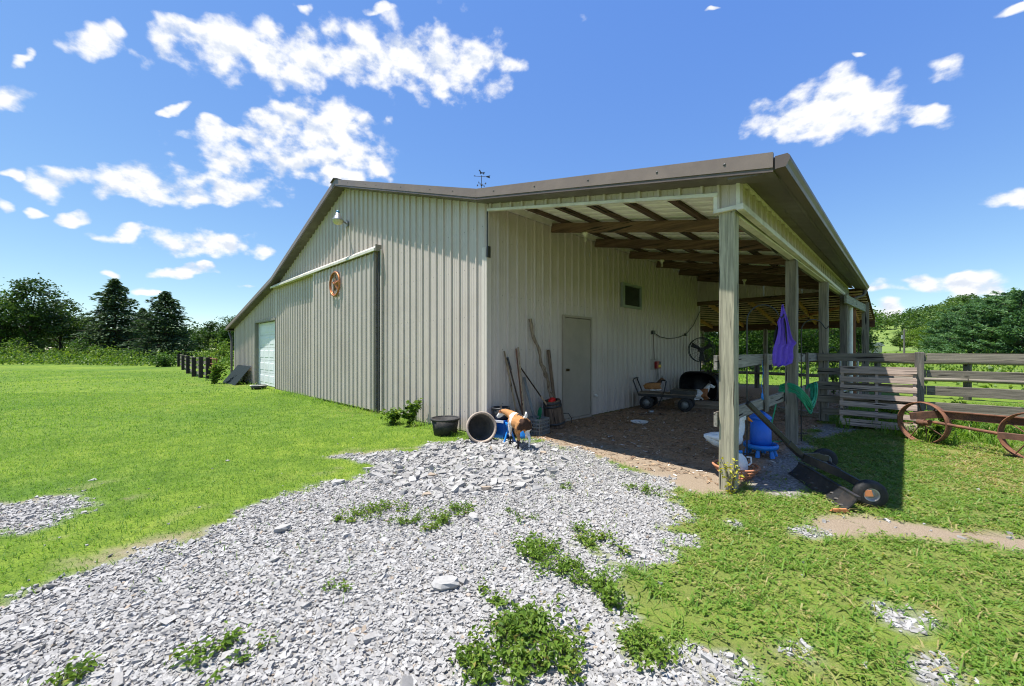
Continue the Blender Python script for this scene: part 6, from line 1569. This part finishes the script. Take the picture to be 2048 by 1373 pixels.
def hill_z(x, y):
    """wooded ridge beyond the paddock"""
    d = (x - CAMXY[0]) * FW[0] + (y - CAMXY[1]) * FW[1]; l = (x - CAMXY[0]) * RT[0] + (y - CAMXY[1]) * RT[1]
    a = l / np.maximum(d, 1)
    up = sstep(d, 120, 290) * (15 + 4 * noise_field(a * 6, d * .004, 1.0, 31, 2) + 14 * sstep(a, .9, 1.15)) * sstep(a, .3, .8)
    return up + gz(x, y) - 1.2 + 1.25 * sstep(d, 95, 130)
def make_hill():
    d = np.linspace(90, 420, 60); a = np.linspace(.25, 1.7, 80); D, A = np.meshgrid(d, a)
    X = CAMXY[0] + D * FW[0] + D * A * RT[0]; Y = CAMXY[1] + D * FW[1] + D * A * RT[1]; Z = hill_z(X, Y)
    i = np.arange(D.size).reshape(D.shape); f = np.stack([i[:-1, :-1], i[1:, :-1], i[1:, 1:], i[:-1, 1:]], -1).reshape(-1, 4)
    m, nt, b = principled('hill_grass')
    nt.links.new(ramp(nt, nz(nt, texco(nt), .15, 5, .6), [(.3, (.09, .15, .02)), (.7, (.16, .22, .035))]), b.inputs['Base Color']); b.inputs['Roughness'].default_value = .95
    tag(mesh_np('hill', np.stack([X, Y, Z], -1).reshape(-1, 3), f, m, smooth=True), kind='structure')
make_hill()
def far_woods(name, spots, leaf, per, mat, label):
    """a wood that reads as one mass: many clumped crowns in one mesh"""
    P = []; T_ = []; tb = MB()
    for x, y, z, h, w in spots:
        c = RNG.normal(size=(7, 3)); c /= np.linalg.norm(c, axis=1, keepdims=True); c = c * np.array([w * .55, w * .55, h * .24]) + np.array([0, 0, h * .44]); tn = RNG.uniform(.2, .8)
        for q in c:
            k = per // 7; g_ = RNG.normal(size=(k, 3)); g_ /= np.linalg.norm(g_, axis=1, keepdims=True)
            P.append(np.array([x, y, z]) + q + g_ * np.array([w * .42, w * .42, h * .24]) * (RNG.random((k, 1)) ** .3)); T_.append(np.clip(RNG.normal(tn, .2, k), 0, 1))
    P = np.concatenate(P)
    o = leafmesh(name, leafquads(P, leaf * RNG.uniform(.6, 1.3, len(P)), None, .75), mat, None, np.concatenate(T_)); tag(o, label, 'woods', kind='stuff')
sp_ = []
for px in list(np.arange(-160, 500, 17)) + list(np.arange(-160, 500, 14)): 
    d = RNG.uniform(78, 105); x, y = at_dir(px, d); h = RNG.uniform(6.0, 8.5); sp_.append((x, y, gzf(x, y), h, h * .5))
far_woods('far_woods', sp_, .6, 330, 'leaf_dark', 'dark line of woods far behind the lawn')
sp_ = []
for px in np.arange(1340, 1700, 22):
    d = RNG.uniform(42, 60); x, y = at_dir(px, d); h = RNG.uniform(6.5, 9.5); sp_.append((x, y, gzf(x, y), h, h * .5))
far_woods('back_woods', sp_, .42, 420, 'leaf_mid', 'green woods behind the barn seen through the lean-to')
sp_ = []
for k in range(420):
    a = RNG.uniform(.66, 1.55); d = RNG.uniform(165, 330); p = CAMXY + d * FW + d * a * RT; z = float(hill_z(p[0], p[1]))
    if .86 < a < .99 and d < 215: continue
    h = RNG.uniform(8, 13); sp_.append((p[0], p[1], z - 1, h, h * .55))
far_woods('hill_woods', sp_, 1.25, 200, 'leaf_hill', 'woods covering the far hillside on the right')
